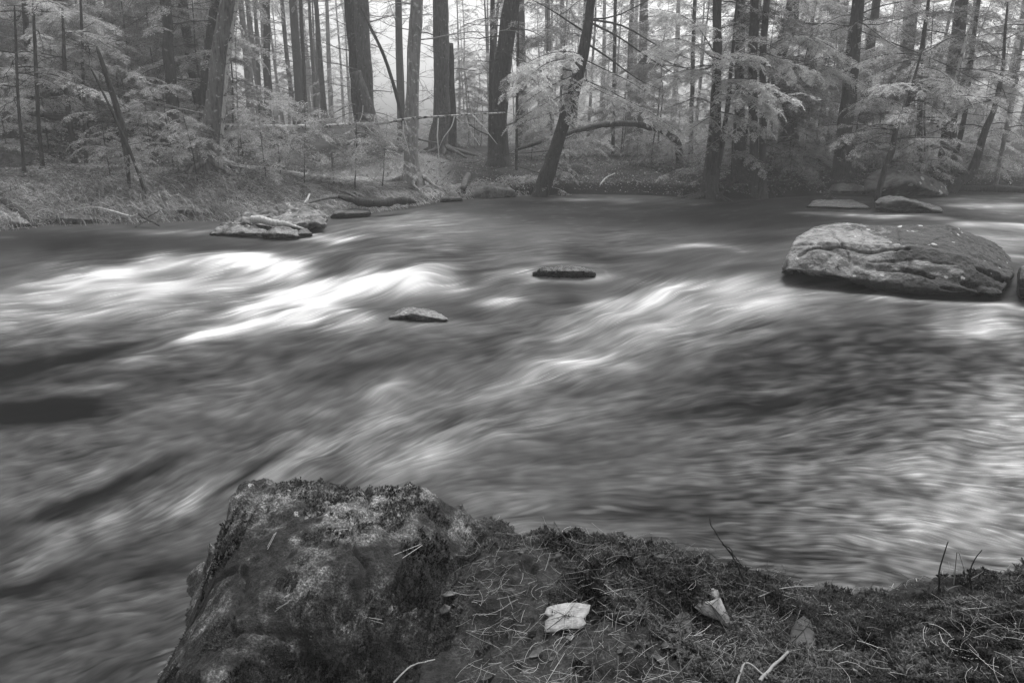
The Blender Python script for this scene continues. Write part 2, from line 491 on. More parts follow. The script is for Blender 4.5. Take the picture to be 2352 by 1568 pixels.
for t in T:
    u0 = t['pts'][0][0]
    if t['green'] and (u0 > 1100 or u0 < 430): t['green'] = int(t['green'] * 2.8)
FOOT = [(t['pts'][0][0], t['pts'][0][1], t['d']) for t in T]
FOOT += [(600, 395, 16.6), (700, 402, 17), (300, 400, 16.3), (420, 400, 16.3), (850, 408, 17.6), (200, 395, 16), (60, 400, 15.6)]
FOOT += [(1560, 371, 21.5), (30, 320, 17), (1190, 348, 22)]
CTRL = np.array([D(u, v + 3, d) for u, v, d in FOOT])

# ---------------------------------------------------------------- river outline and the ground
far_px = [(0, 531), (60, 527), (120, 520), (300, 514), (420, 508), (500, 506), (640, 505), (720, 500), (770, 492), (830, 489), (900, 482), (950, 474),
          (1010, 465), (1100, 457), (1190, 453), (1240, 452), (1300, 449), (1400, 450), (1500, 452), (1560, 455), (1640, 458), (1700, 459), (1770, 459),
          (1830, 454), (1880, 452), (1960, 455), (2050, 456), (2120, 454), (2172, 450), (2190, 438), (2260, 436), (2352, 434)]
far = [tuple(P(u, v)[:2]) for u, v in far_px]
far = [(-118, -14), (-60, 0), (-28, 8.5), (-16, 11)] + far + [(26, 24.5), (40, 30), (70, 38), (118, 44)]
near = [(118, 24), (60, 14), (30, 7), (12, 3.6), (6, 2.5), (3.2, 1.9), (1.6, 1.62), (0.5, 1.9), (-.3, 2.1), (-.9, 1.7), (-1.0, 1.0), (-1.4, .2), (-6, -2.5), (-28, -9), (-118, -29)]
river = far + near

def ground_z(x, y):
    x = np.asarray(x, float); y = np.asarray(y, float)
    df = poly_dist(x, y, far)
    dn = poly_dist(x, y, near)
    d = np.minimum(df, dn)
    ins = inside(x, y, river)
    isfar = df < dn
    p3 = np.stack([x, y, 0 * x], -1)
    wob = fbm(p3 * .9, 3, 3)
    land = (.12 + .14 * sstep(-2, 1, x)) * sstep(0, .35, d + .16 * wob) + .10 * np.clip(fbm(p3 * 2.6, 3, 61) + .1, 0, 1) * sstep(.1, .5, d) * sstep(3, 1, d) + .78 * (1 - np.exp(-d / 5.5)) + .05 * fbm(p3 * 1.7, 4, 11) * sstep(0, 1, d) + .22 * fbm(p3 * .33, 2, 31) * sstep(1, 6, d)
    hill = np.maximum(0, d - 3) * .24 * sstep(-5 - .42 * (y - 16), -13 - .55 * (y - 16), x) * isfar
    hill = 14 * (1 - np.exp(-hill / 14))
    rise = np.maximum(0, d - 40) * .04
    zl = land + hill + rise
    num = np.zeros_like(x); den = np.full_like(x, .25)
    if x.size:
        for cx, cy, cz in CTRL:
            w = np.exp(-((x - cx) ** 2 + (y - cy) ** 2) / 2.2)
            num += w * (cz); den += w
    wsum = den - .25
    kk = wsum / den * sstep(.1, 2.4, d)
    zl = zl * (1 - kk) + (num + 1e-6) / (wsum + 1e-6) * kk
    tile = sstep(3.3, 2.8, np.abs(x - .6)) * sstep(3.2, 2.8, y) * sstep(-.6, -.2, y)
    zl = zl * (1 - tile) - .25 * tile
    bed = -.18 - .5 * sstep(0, 1.6, d) + .05 * wob
    z = np.where(ins, bed, zl)
    return z * sstep(-.05, .12, np.abs(d)) + (1 - sstep(-.05, .12, np.abs(d))) * (-.02)

def nonuni(segs):
    out = []
    for a, b, s in segs:
        out += list(np.arange(a, b, s))
    out.append(segs[-1][1])
    return np.array(out)

gx = nonuni([(-120, -40, 2.5), (-40, -16, .5), (-16, 16, .085), (16, 40, .4), (40, 120, 2.5)])
gy = nonuni([(-32, 0, 1.2), (0, 11, .3), (11, 25, .085), (25, 45, .35), (45, 145, 2.2)])
GX, GY = np.meshgrid(gx, gy)
GZ = ground_z(GX, GY)
M['ground'], nt = new_mat("forest_floor")
v = coords(nt)
n1 = noise(nt, v, 1.4, 8, .65); n2 = noise(nt, v, 26, 5, .75)
c = mixc(nt, ramp(nt, n1, [(.4, 0), (.6, 1)]), .02, .06)
tha = N(nt, "ShaderNodeAttribute", attribute_name="thatch")
nst = noise(nt, coords(nt, (5, 22, 5)), 5, 6, .7, 1.5)
wsh = N(nt, 'ShaderNodeAttribute', attribute_name='wet_shore')
c = mixc(nt, math_(nt, 'MULTIPLY', wsh.outputs['Fac'], .85), c, .008)
c = mixc(nt, tha.outputs["Fac"], c, ramp(nt, nst, [(.35, .05), (.5, .2), (.66, .5)]))
c2 = ramp(nt, n2, [(.35, .35), (.6, 1.0), (.75, 2.0)])
mm = N(nt, "ShaderNodeMix", data_type='RGBA', blend_type='MULTIPLY'); mm.inputs[0].default_value = 1
L(nt, c, mm.inputs[6]); L(nt, c2, mm.inputs[7])
finish(nt, mm.outputs[2], .95, n2, 1, .04, .1)
me = fast_mesh("ground", np.stack([GX, GY, GZ], -1).reshape(-1, 3), grid_quads(len(gy), len(gx)), M['ground'])
dsh = poly_dist(GX, GY, far)
thv = sstep(3.8, 2.6, dsh + .8 * fbm(np.stack([GX, GY, 0 * GX], -1) * .8, 3, 71)) * sstep(-1.2, -2.4, GX) * sstep(.1, .35, dsh) * ~inside(GX, GY, river) * (GY > 8)
thv *= .75 + .5 * fbm(np.stack([GX, GY, 0 * GX], -1) * 1.4, 3, 72)
a = me.attributes.new("thatch", 'FLOAT', 'POINT'); a.data.foreach_set("value", np.clip(thv, 0, 1).astype(np.float32).ravel())
a = me.attributes.new("wet_shore", 'FLOAT', 'POINT'); a.data.foreach_set("value", (sstep(1.3, .3, dsh + .4 * fbm(np.stack([GX, GY, 0 * GX], -1) * 1.3, 3, 73))).astype(np.float32).ravel())
o = link("ground", me)
tag(o, kind="structure")

# ---------------------------------------------------------------- the river surface, its foam, painted reflections and its flow
RU = np.arange(-200, 2553, 2.0)
RV = np.arange(400, 1601, 2.0)
UU, VV = np.meshgrid(RU, RV)
DIR = [(0, 470, 0), (700, 500, 0), (1300, 480, 0), (1900, 480, 0), (2300, 450, -2), (2300, 520, -4), (2250, 600, -8),
       (0, 560, 3), (300, 570, 2), (500, 580, 6), (100, 650, 7), (350, 640, 7), (600, 630, 8), (50, 720, 8), (300, 700, 10), (500, 700, 12), (700, 660, 12),
       (780, 590, 28), (700, 575, 12), (850, 620, 14), (900, 560, 2), (1000, 590, 0), (1000, 650, 6), (1120, 560, 2), (1300, 560, 1), (1500, 560, 2),
       (1100, 640, 16), (1200, 660, 8), (1300, 660, -4), (780, 730, 20), (900, 700, 22), (560, 760, 14), (300, 790, 10), (100, 830, 8),
       (1000, 780, 8), (1150, 760, 14), (1300, 740, 22), (1400, 740, 28), (1450, 690, 22), (1560, 680, 30), (1700, 660, 15), (1620, 590, 6), (1720, 610, 12), (1760, 700, 12),
       (1250, 830, 20), (1400, 800, 24), (1600, 800, 14), (1000, 880, 22), (850, 880, 30), (700, 900, 18), (450, 900, 12), (200, 900, 8), (50, 950, 6),
       (1300, 900, 18), (1500, 900, 10), (1700, 880, 4), (1900, 760, 4), (2050, 800, 2), (2250, 740, 4), (2300, 850, -6), (2050, 950, 6), (1850, 950, 12),
       (150, 1020, 14), (400, 1020, 20), (650, 1020, 26), (850, 1000, 28), (1050, 1000, 18), (1300, 1000, 8), (1500, 1020, 4), (1750, 1020, 8), (2000, 1020, 8), (2250, 1000, -6),
       (150, 1130, 22), (350, 1130, 28), (520, 1110, 34), (700, 1070, 34), (900, 1060, 22), (1150, 1080, 6), (1400, 1110, 0), (1700, 1100, 2), (2000, 1120, -3), (2250, 1120, -10),
       (80, 1250, 24), (300, 1220, 20), (420, 1300, 14), (150, 1380, 16), (320, 1420, 16), (100, 1500, 22), (300, 1520, 26), (1500, 1180, -4), (1800, 1200, -3), (2050, 1230, -8), (2280, 1250, -14)]
lowu, lowv = np.meshgrid(np.arange(-200, 2553, 32.0), np.arange(400, 1601, 16.0))
num = 0; den = 0
for (du, dv, da) in DIR:
    w = 1.0 / (((lowu - du) / 1.6) ** 2 + (lowv - dv) ** 2 + 900.0) ** 1.5
    num = num + w * da; den = den + w
ANG = num / den
def upsample(A, U0, U1, V0, V1, uu, vv):
    h, w = A.shape
    fx = np.clip((uu - U0) / (U1 - U0) * (w - 1), 0, w - 1.001); fy = np.clip((vv - V0) / (V1 - V0) * (h - 1), 0, h - 1.001)
    ix = fx.astype(int); iy = fy.astype(int); fx = fx - ix; fy = fy - iy
    return A[iy, ix] * (1 - fx) * (1 - fy) + A[iy, ix + 1] * fx * (1 - fy) + A[iy + 1, ix] * (1 - fx) * fy + A[iy + 1, ix + 1] * fx * fy
ANG = upsample(ANG, lowu[0, 0], lowu[0, -1], lowv[0, 0], lowv[-1, 0], UU, VV)
# turbulence bends the flow lines
tq = np.stack([UU / 90, VV / 34, 0 * UU], -1)
ANG = ANG + 15 * fbm(tq, 3, 21, .6) * sstep(500, 700, VV)
AR = np.radians(ANG)
DX, DY = np.cos(AR), -np.sin(AR)

def lic(src, steps, h=1.0):
    ny, nx = src.shape
    acc = src.copy(); wt = 1.0
    for sgn in (1, -1):
        px = np.broadcast_to(np.arange(nx, dtype=np.float32), src.shape).copy()
        py = np.broadcast_to(np.arange(ny, dtype=np.float32)[:, None], src.shape).copy()
        for k in range(steps):
            ix = np.clip(px + .5, 0, nx - 1).astype(np.int32); iy = np.clip(py + .5, 0, ny - 1).astype(np.int32)
            px += sgn * h * DX[iy, ix]; py += sgn * h * DY[iy, ix]
            x0 = np.clip(px, 0, nx - 1.01); y0 = np.clip(py, 0, ny - 1.01)
            ix = x0.astype(np.int32); iy = y0.astype(np.int32); fx = x0 - ix; fy = y0 - iy
            a = (src[iy, ix] * (1 - fx) + src[iy, ix + 1] * fx) * (1 - fy) + (src[iy + 1, ix] * (1 - fx) + src[iy + 1, ix + 1] * fx) * fy
            wk = 1 - k / (steps + 1.0)
            acc += a * wk
            if sgn == 1: wt += 2 * wk
    return acc / wt

def norm01(a):
    return (a - a.mean()) / (a.std() + 1e-9)

def blur(a, n):
    for _ in range(n):
        a = (np.roll(a, 1, 0) + np.roll(a, -1, 0) + 2 * a) / 4
        a = (np.roll(a, 1, 1) + np.roll(a, -1, 1) + 2 * a) / 4
    return a

DX = DX.astype(np.float32); DY = DY.astype(np.float32)
white = rng.standard_normal(UU.shape).astype(np.float32)
L1 = norm01(lic(white, 18, 1.2))
L2 = norm01(lic(norm01(blur(rng.standard_normal(UU.shape).astype(np.float32), 5)), 16, 2.0))
q = np.stack([UU / 60, VV / 26, 0 * UU + 3], -1)
L3 = norm01(lic(fbm(q, 5, 77, .6).astype(np.float32), 10, 2.4))
q = np.stack([UU / 22, VV / 9, 0 * UU + 9], -1)
L4 = norm01(lic(fbm(q, 4, 55, .7).astype(np.float32), 6, 1.5))

TONE = np.full(UU.shape, .345)
FO = np.zeros(UU.shape)
WU = UU + 26 * fbm(np.stack([UU / 80, VV / 30, 0 * UU], -1), 3, 41)
WV = VV + 8 * fbm(np.stack([UU / 60, VV / 24, 0 * UU + 5], -1), 3, 42)
def stroke(pts, w, amp, soft=1.0):
    global TONE, FO
    us = [p[0] for p in pts]; vs = [p[1] for p in pts]
    m = w * 3.2
    i0, i1 = np.searchsorted(RV, [min(vs) - m - 10, max(vs) + m + 10]); j0, j1 = np.searchsorted(RU, [min(us) - m * 2 - 30, max(us) + m * 2 + 30])
    if i1 <= i0 or j1 <= j0: return
    s = (slice(i0, i1), slice(j0, j1))
    ky = 1.0; kx = .55
    dd = poly_dist(WU[s] * kx, WV[s] * ky, [(a * kx, b * ky) for a, b in pts])
    o_ = np.argsort(us); lv = np.interp(WU[s], np.array(us)[o_], np.array(vs)[o_])
    ww = np.where((WV[s] > lv) & (amp > .2), w * 1.5, w * .85)
    FO[s] += .79 * amp * np.exp(-(dd / ww) ** 2)
def blob(u, v, su, sv, a, amp):
    global TONE
    c, s_ = math.cos(R(a)), math.sin(R(a))
    m = 3 * max(su, sv)
    i0, i1 = np.searchsorted(RV, [v - m, v + m]); j0, j1 = np.searchsorted(RU, [u - m, u + m])
    if i1 <= i0 or j1 <= j0: return
    s = (slice(i0, i1), slice(j0, j1))
    x = (WU[s] - u); y = -(WV[s] - v)
    a1 = x * c + y * s_; a2 = -x * s_ + y * c
    TONE[s] += amp * np.exp(-(a1 / su) ** 2 - (a2 / sv) ** 2)
#FOAM_REFL#
# broad tones: sky sheen and dark bank reflections painted into the water colour
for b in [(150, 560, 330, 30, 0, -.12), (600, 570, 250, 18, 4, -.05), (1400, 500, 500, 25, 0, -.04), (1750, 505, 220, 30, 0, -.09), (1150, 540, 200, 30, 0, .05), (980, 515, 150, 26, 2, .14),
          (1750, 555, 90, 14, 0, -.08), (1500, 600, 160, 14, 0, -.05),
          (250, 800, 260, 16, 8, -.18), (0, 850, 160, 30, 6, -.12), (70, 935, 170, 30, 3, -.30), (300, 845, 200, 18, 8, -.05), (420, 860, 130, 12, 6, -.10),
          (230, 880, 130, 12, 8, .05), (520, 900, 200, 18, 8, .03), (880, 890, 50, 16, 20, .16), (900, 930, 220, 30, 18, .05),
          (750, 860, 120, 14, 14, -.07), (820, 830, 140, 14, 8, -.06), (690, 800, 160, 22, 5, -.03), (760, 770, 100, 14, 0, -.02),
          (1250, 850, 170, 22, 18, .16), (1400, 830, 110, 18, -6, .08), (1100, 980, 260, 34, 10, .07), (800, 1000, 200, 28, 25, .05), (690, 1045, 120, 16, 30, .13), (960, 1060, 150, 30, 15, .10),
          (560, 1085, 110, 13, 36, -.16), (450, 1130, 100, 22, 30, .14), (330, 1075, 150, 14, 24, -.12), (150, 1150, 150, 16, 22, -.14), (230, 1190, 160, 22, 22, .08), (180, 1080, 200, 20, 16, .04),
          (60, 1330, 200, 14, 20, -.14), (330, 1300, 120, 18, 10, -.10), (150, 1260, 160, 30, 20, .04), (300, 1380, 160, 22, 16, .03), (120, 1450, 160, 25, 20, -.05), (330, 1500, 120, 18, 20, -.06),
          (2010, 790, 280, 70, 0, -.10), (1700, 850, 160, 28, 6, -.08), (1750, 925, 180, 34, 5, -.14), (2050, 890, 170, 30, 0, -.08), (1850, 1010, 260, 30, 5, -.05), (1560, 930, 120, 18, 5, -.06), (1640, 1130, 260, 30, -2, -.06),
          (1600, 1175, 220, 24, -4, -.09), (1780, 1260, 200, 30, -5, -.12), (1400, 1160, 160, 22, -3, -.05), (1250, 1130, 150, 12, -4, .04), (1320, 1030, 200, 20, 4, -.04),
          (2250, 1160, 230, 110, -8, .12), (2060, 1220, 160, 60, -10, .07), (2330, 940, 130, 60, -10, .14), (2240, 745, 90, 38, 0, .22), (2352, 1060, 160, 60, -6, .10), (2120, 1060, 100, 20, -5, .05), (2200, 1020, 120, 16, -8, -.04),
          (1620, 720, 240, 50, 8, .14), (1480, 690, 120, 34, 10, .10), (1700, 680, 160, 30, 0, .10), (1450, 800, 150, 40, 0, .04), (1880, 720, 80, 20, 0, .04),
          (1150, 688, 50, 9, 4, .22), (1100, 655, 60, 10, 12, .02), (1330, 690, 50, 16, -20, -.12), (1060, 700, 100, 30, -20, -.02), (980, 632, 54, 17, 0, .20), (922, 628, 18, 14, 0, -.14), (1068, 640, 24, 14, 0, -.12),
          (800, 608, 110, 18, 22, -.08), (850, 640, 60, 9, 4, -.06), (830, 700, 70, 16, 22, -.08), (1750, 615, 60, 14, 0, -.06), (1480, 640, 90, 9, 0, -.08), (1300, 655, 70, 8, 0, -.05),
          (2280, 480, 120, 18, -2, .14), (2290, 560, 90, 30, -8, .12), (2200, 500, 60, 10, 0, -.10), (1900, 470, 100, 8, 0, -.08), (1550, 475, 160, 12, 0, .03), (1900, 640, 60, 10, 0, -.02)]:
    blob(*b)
TONE -= .05 * sstep(570, 480, VV) * sstep(700, 1000, UU)  # darker upstream: the far bank's reflection painted into the tone
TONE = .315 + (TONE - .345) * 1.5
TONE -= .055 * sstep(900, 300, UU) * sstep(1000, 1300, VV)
for b in [(430, 645, 330, 36, 6, .17), (760, 695, 230, 36, 10, .15), (560, 750, 240, 34, 12, .12), (200, 690, 280, 44, 6, .12), (500, 612, 200, 14, 2, .12), (850, 655, 160, 14, 4, .10), (700, 735, 170, 14, 8, .08), (440, 630, 120, 6, 3, -.12), (300, 655, 200, 5, 6, -.06)]:
    blob(*b)
for s_ in [([(60, 650), (200, 622), (330, 600), (430, 597), (520, 592), (600, 600), (660, 615), (692, 630)], 11, .52), ([(240, 625), (360, 606), (520, 604), (640, 620), (690, 632)], 12, .36),
           ([(0, 668), (200, 655), (430, 644), (620, 640)], 16, .30), ([(-100, 700), (150, 680), (400, 668), (560, 660)], 14, .16), ([(0, 712), (220, 690), (420, 690), (560, 680)], 18, .18), ([(-100, 760), (100, 728), (330, 705)], 18, .16),
           ([(560, 700), (690, 680), (780, 662), (850, 650), (930, 650), (1035, 657)], 13, .62), ([(600, 672), (700, 660), (800, 648), (860, 636), (900, 640), (960, 650)], 9, .45), ([(330, 742), (480, 715), (620, 690), (760, 665)], 22, .17),
           ([(420, 780), (560, 740), (660, 712), (740, 700), (790, 712), (845, 732)], 8, .44), ([(300, 800), (420, 775), (540, 748), (660, 735), (760, 728), (830, 733)], 12, .32), ([(640, 720), (760, 712)], 10, .12),
           ([(330, 536), (400, 530), (430, 529)], 4, .42), ([(440, 535), (480, 532)], 4, .3), ([(250, 540), (320, 534)], 4, .14), ([(120, 614), (170, 610)], 8, .22), ([(0, 555), (40, 553)], 3, .2),
           ([(705, 540), (730, 548), (790, 550), (815, 546)], 4.5, .6), ([(760, 532), (880, 528), (990, 520)], 7, .2), ([(700, 556), (850, 548), (900, 548), (1000, 545)], 4, .22), ([(560, 566), (700, 558), (830, 552)], 3.5, .22),
           ([(880, 500), (980, 495), (1060, 500)], 8, .14), ([(1250, 458), (1340, 461), (1470, 467)], 3, .28), ([(1520, 463), (1620, 470)], 2.6, .25), ([(1470, 455), (1540, 457)], 2.5, .2), ([(1840, 488), (1920, 492), (2005, 497)], 3, .42), ([(1900, 468), (1990, 466)], 2.5, .2),
           ([(1960, 499), (2030, 503), (2100, 501), (2180, 504)], 4, .42), ([(2205, 518), (2280, 522), (2380, 528)], 7, .55), ([(2170, 462), (2260, 455), (2400, 452)], 4, .35), ([(2180, 478), (2300, 474), (2400, 478)], 4, .3), ([(2240, 540), (2400, 556)], 7, .28), ([(2280, 590), (2400, 600)], 7, .2),
           ([(1120, 645), (1170, 634), (1215, 629)], 7, .32), ([(1215, 632), (1240, 640), (1300, 641), (1370, 638)], 3, .35), ([(1365, 627), (1385, 634), (1450, 642), (1530, 650)], 4, .42), ([(1215, 629), (1250, 614), (1330, 612), (1380, 626)], 2.4, .20),
           ([(1020, 728), (1060, 736), (1000, 742), (900, 742), (860, 738)], 3, .22), ([(1380, 634), (1400, 640), (1330, 644), (1240, 643)], 3, .28), ([(1350, 700), (1390, 682), (1440, 673), (1500, 684)], 5, .24), ([(1500, 672), (1560, 656), (1640, 655), (1700, 668)], 5, .26), ([(1580, 702), (1640, 690), (1720, 700)], 5, .18), ([(1700, 690), (1760, 684), (1800, 700)], 5, .15), ([(1430, 760), (1500, 742), (1600, 750)], 6, .12), ([(1560, 650), (1640, 640), (1740, 648), (1800, 655)], 9, .30), ([(1280, 775), (1340, 752), (1420, 730)], 8, .20), ([(1270, 770), (1330, 760), (1380, 760)], 9, .15), ([(1400, 728), (1470, 700), (1530, 685)], 12, .08), ([(1500, 695), (1535, 680), (1548, 658)], 9, .16), ([(1590, 570), (1650, 572), (1705, 582)], 4, .42), ([(1480, 586), (1560, 574), (1640, 572)], 6, .14),
           ([(1340, 700), (1420, 690), (1520, 670), (1640, 665)], 8, .18), ([(1640, 610), (1720, 604), (1790, 600)], 7, .16), ([(1690, 640), (1730, 630), (1770, 636)], 6, .2), ([(1800, 662), (1900, 668), (2000, 674)], 2.2, .18), ([(2010, 676), (2100, 682), (2200, 688), (2300, 692)], 3, .42), ([(2305, 690), (2345, 700), (2400, 700)], 7, .3),
           ([(1150, 850), (1250, 826), (1400, 822)], 6, .10), ([(1060, 640), (1100, 660)], 6, -.05), ([(1960, 1010), (2040, 1000), (2140, 1008)], 5, .12), ([(2240, 690), (2320, 700)], 7, .2), ([(1250, 1120), (1330, 1132), (1500, 1140)], 5, .08),
           ([(20, 880), (120, 872), (260, 880)], 7, .10), ([(250, 845), (330, 838)], 5, .12), ([(500, 868), (560, 872)], 5, .14), ([(0, 970), (160, 960), (330, 930)], 8, .08)]:
    stroke(*s_)
FB = blur(lic(FO.astype(np.float32), 8, 1.5), 2)
FO = .5 * FO + .5 * FB
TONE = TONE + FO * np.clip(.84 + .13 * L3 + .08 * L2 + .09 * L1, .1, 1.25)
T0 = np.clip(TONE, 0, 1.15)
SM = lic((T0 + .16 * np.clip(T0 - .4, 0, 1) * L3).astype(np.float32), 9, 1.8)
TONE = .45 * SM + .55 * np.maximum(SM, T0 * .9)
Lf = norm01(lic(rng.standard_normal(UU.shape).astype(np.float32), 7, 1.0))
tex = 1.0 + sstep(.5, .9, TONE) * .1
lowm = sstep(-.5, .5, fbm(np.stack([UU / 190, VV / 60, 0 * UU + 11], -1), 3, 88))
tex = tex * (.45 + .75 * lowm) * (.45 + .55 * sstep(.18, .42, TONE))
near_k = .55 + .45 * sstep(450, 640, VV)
TONE2 = TONE + tex * near_k * ((.022 - .004 * sstep(800, 1100, VV)) * L2 + (.026 * L1 + .016 * Lf) * (1 + .9 * sstep(640, 520, VV)) + .042 * L3 * sstep(440, 620, VV)) + .024 * L4 * sstep(1500, 1900, UU + .3 * (VV - 900)) * sstep(640, 800, VV) + .022 * L4 * sstep(640, 800, VV) + .022 * L1 * sstep(1400, 1800, UU) * sstep(800, 950, VV)  # upstream the fine streaks are strengthened to paint in glints
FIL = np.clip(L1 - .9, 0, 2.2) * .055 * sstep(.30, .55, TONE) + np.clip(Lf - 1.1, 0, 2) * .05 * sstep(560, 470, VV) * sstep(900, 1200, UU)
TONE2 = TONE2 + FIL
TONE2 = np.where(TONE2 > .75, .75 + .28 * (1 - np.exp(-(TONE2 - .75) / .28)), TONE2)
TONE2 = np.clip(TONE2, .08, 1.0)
FOAM_REFL = np.clip(TONE2, 0, 1.05) ** 2.2 * .57  # albedo from foam plus the sky and bank reflections painted as tone

# heights
step = -.03 + .06 * sstep(26, -14, VV - np.interp(UU, [-200, 0, 330, 690, 760, 1000, 1120, 1300, 1520, 1790, 2330, 2552], [640, 630, 600, 632, 640, 645, 640, 638, 640, 640, 650, 650]))
HZT = step.copy()
W0 = P(UU, VV, 0.0)
def dome(u, v, ru, rv, h):
    c0 = P(u, v, 0.0); r = abs(P(u + ru, v, 0.0)[0] - c0[0]); ry = abs(P(u, v - rv, 0.0)[1] - P(u, v + rv, 0.0)[1]) / 2
    global HZT
    HZT = HZT + h * np.exp(-((W0[..., 0] - c0[0]) / r) ** 2 - ((W0[..., 1] - c0[1]) / ry) ** 2)
for dm in [(980, 640, 60, 26, .12), (790, 605, 130, 20, .07), (560, 600, 130, 14, .06), (360, 604, 100, 12, .04), (840, 655, 110, 14, .06), (900, 722, 130, 18, .07), (1290, 630, 90, 16, .05),
           (1420, 735, 70, 18, .06), (1540, 670, 60, 14, .05), (700, 715, 90, 12, .04), (880, 890, 50, 16, .03), (690, 1060, 90, 30, .03), (1250, 840, 160, 22, .03), (1650, 590, 90, 14, .03), (2330, 640, 50, 40, .16), (2270, 525, 100, 12, .05), (1150, 690, 60, 10, .03)]:
    dome(*dm)
HZT += .0012 * L2 * near_k + .0035 * L3 + .0005 * L1 + .018 * fbm(np.stack([W0[..., 0] * 1.1, W0[..., 1] * .9, 0 * UU], -1), 3, 91)

cu = np.concatenate([np.linspace(-6500, -1420, 22), np.arange(-1400, -200, 4), RU, np.arange(2556, 3800, 4), np.linspace(3900, 8800, 22)])
rv_ = np.concatenate([np.array([321, 326, 332, 344, 358, 374, 388]), RV, np.arange(1606, 2300, 6), np.array([2400, 3000, 4200])])
WUU, WVV = np.meshgrid(cu, rv_)
WP = P(WUU, WVV, 0.0)
def fold(a, A):            # beyond the measured stretch the river carries on with the same pattern, folded back
    span = A[-1] - A[0]
    t = np.mod(a - A[0], 2 * span)
    return np.clip(np.round(np.where(t > span, 2 * span - t, t) / 2.0).astype(int), 0, len(A) - 1)
ju = fold(cu, RU); jv = np.where(rv_ < RV[0], 0, fold(rv_, RV))
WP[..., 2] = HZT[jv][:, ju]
WF = FOAM_REFL[jv][:, ju]
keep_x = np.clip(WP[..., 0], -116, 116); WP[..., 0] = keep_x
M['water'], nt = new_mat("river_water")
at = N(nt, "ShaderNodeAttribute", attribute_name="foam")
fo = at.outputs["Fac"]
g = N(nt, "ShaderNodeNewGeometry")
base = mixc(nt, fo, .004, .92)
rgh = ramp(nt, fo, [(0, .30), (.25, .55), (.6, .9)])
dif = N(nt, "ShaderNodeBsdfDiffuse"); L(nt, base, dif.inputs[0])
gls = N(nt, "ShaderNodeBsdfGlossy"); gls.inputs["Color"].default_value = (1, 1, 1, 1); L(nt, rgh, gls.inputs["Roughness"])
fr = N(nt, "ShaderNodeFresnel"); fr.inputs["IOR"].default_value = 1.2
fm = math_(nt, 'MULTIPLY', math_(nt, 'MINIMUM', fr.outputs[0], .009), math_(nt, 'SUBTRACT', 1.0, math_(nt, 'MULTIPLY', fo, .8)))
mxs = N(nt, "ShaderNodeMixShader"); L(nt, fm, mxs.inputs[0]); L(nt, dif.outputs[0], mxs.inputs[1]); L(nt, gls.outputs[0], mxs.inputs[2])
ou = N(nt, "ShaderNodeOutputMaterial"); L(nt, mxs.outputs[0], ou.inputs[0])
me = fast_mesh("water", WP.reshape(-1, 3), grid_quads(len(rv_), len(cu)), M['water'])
a = me.attributes.new("foam", 'FLOAT', 'POINT')  # carries foam together with the painted reflections
a.data.foreach_set("value", WF.astype(np.float32).ravel())
o = link("river", me)
tag(o, kind="structure")
# ---------------------------------------------------------------- near bank: mossy boulder and moss ledge (one relief, cut at the crease between them)
cp = []
back_b = [(560, 1099, .50), (620, 1096, .52), (690, 1096, .53), (740, 1100, .53), (790, 1112, .51), (850, 1113, .52), (900, 1109, .54), (945, 1107, .56), (985, 1118, .55), (1060, 1150, .50), (1120, 1180, .48), (1175, 1203, .45)]
back_l = [(1250, 1206, .49), (1330, 1212, .50), (1420, 1222, .50), (1520, 1242, .48), (1620, 1270, .43), (1700, 1290, .42), (1790, 1318, .38), (1830, 1336, .32), (1900, 1342, .27), (1990, 1344, .27), (2080, 1327, .32), (2160, 1309, .36), (2250, 1299, .39), (2352, 1289, .42), (2500, 1272, .46), (2700, 1250, .5), (3000, 1220, .5)]
for u, v, z in back_b + back_l:
    p = P(u, v, z)
    cp.append(p); cp.append(p + [0, -.05, .0]); cp.append(p + [0, -.13, .005])
    cp.append(p + [0, .10, -z - .05]); cp.append(p + [0, .22, -z - .35]); cp.append(p + [0, .6, -z - .6])
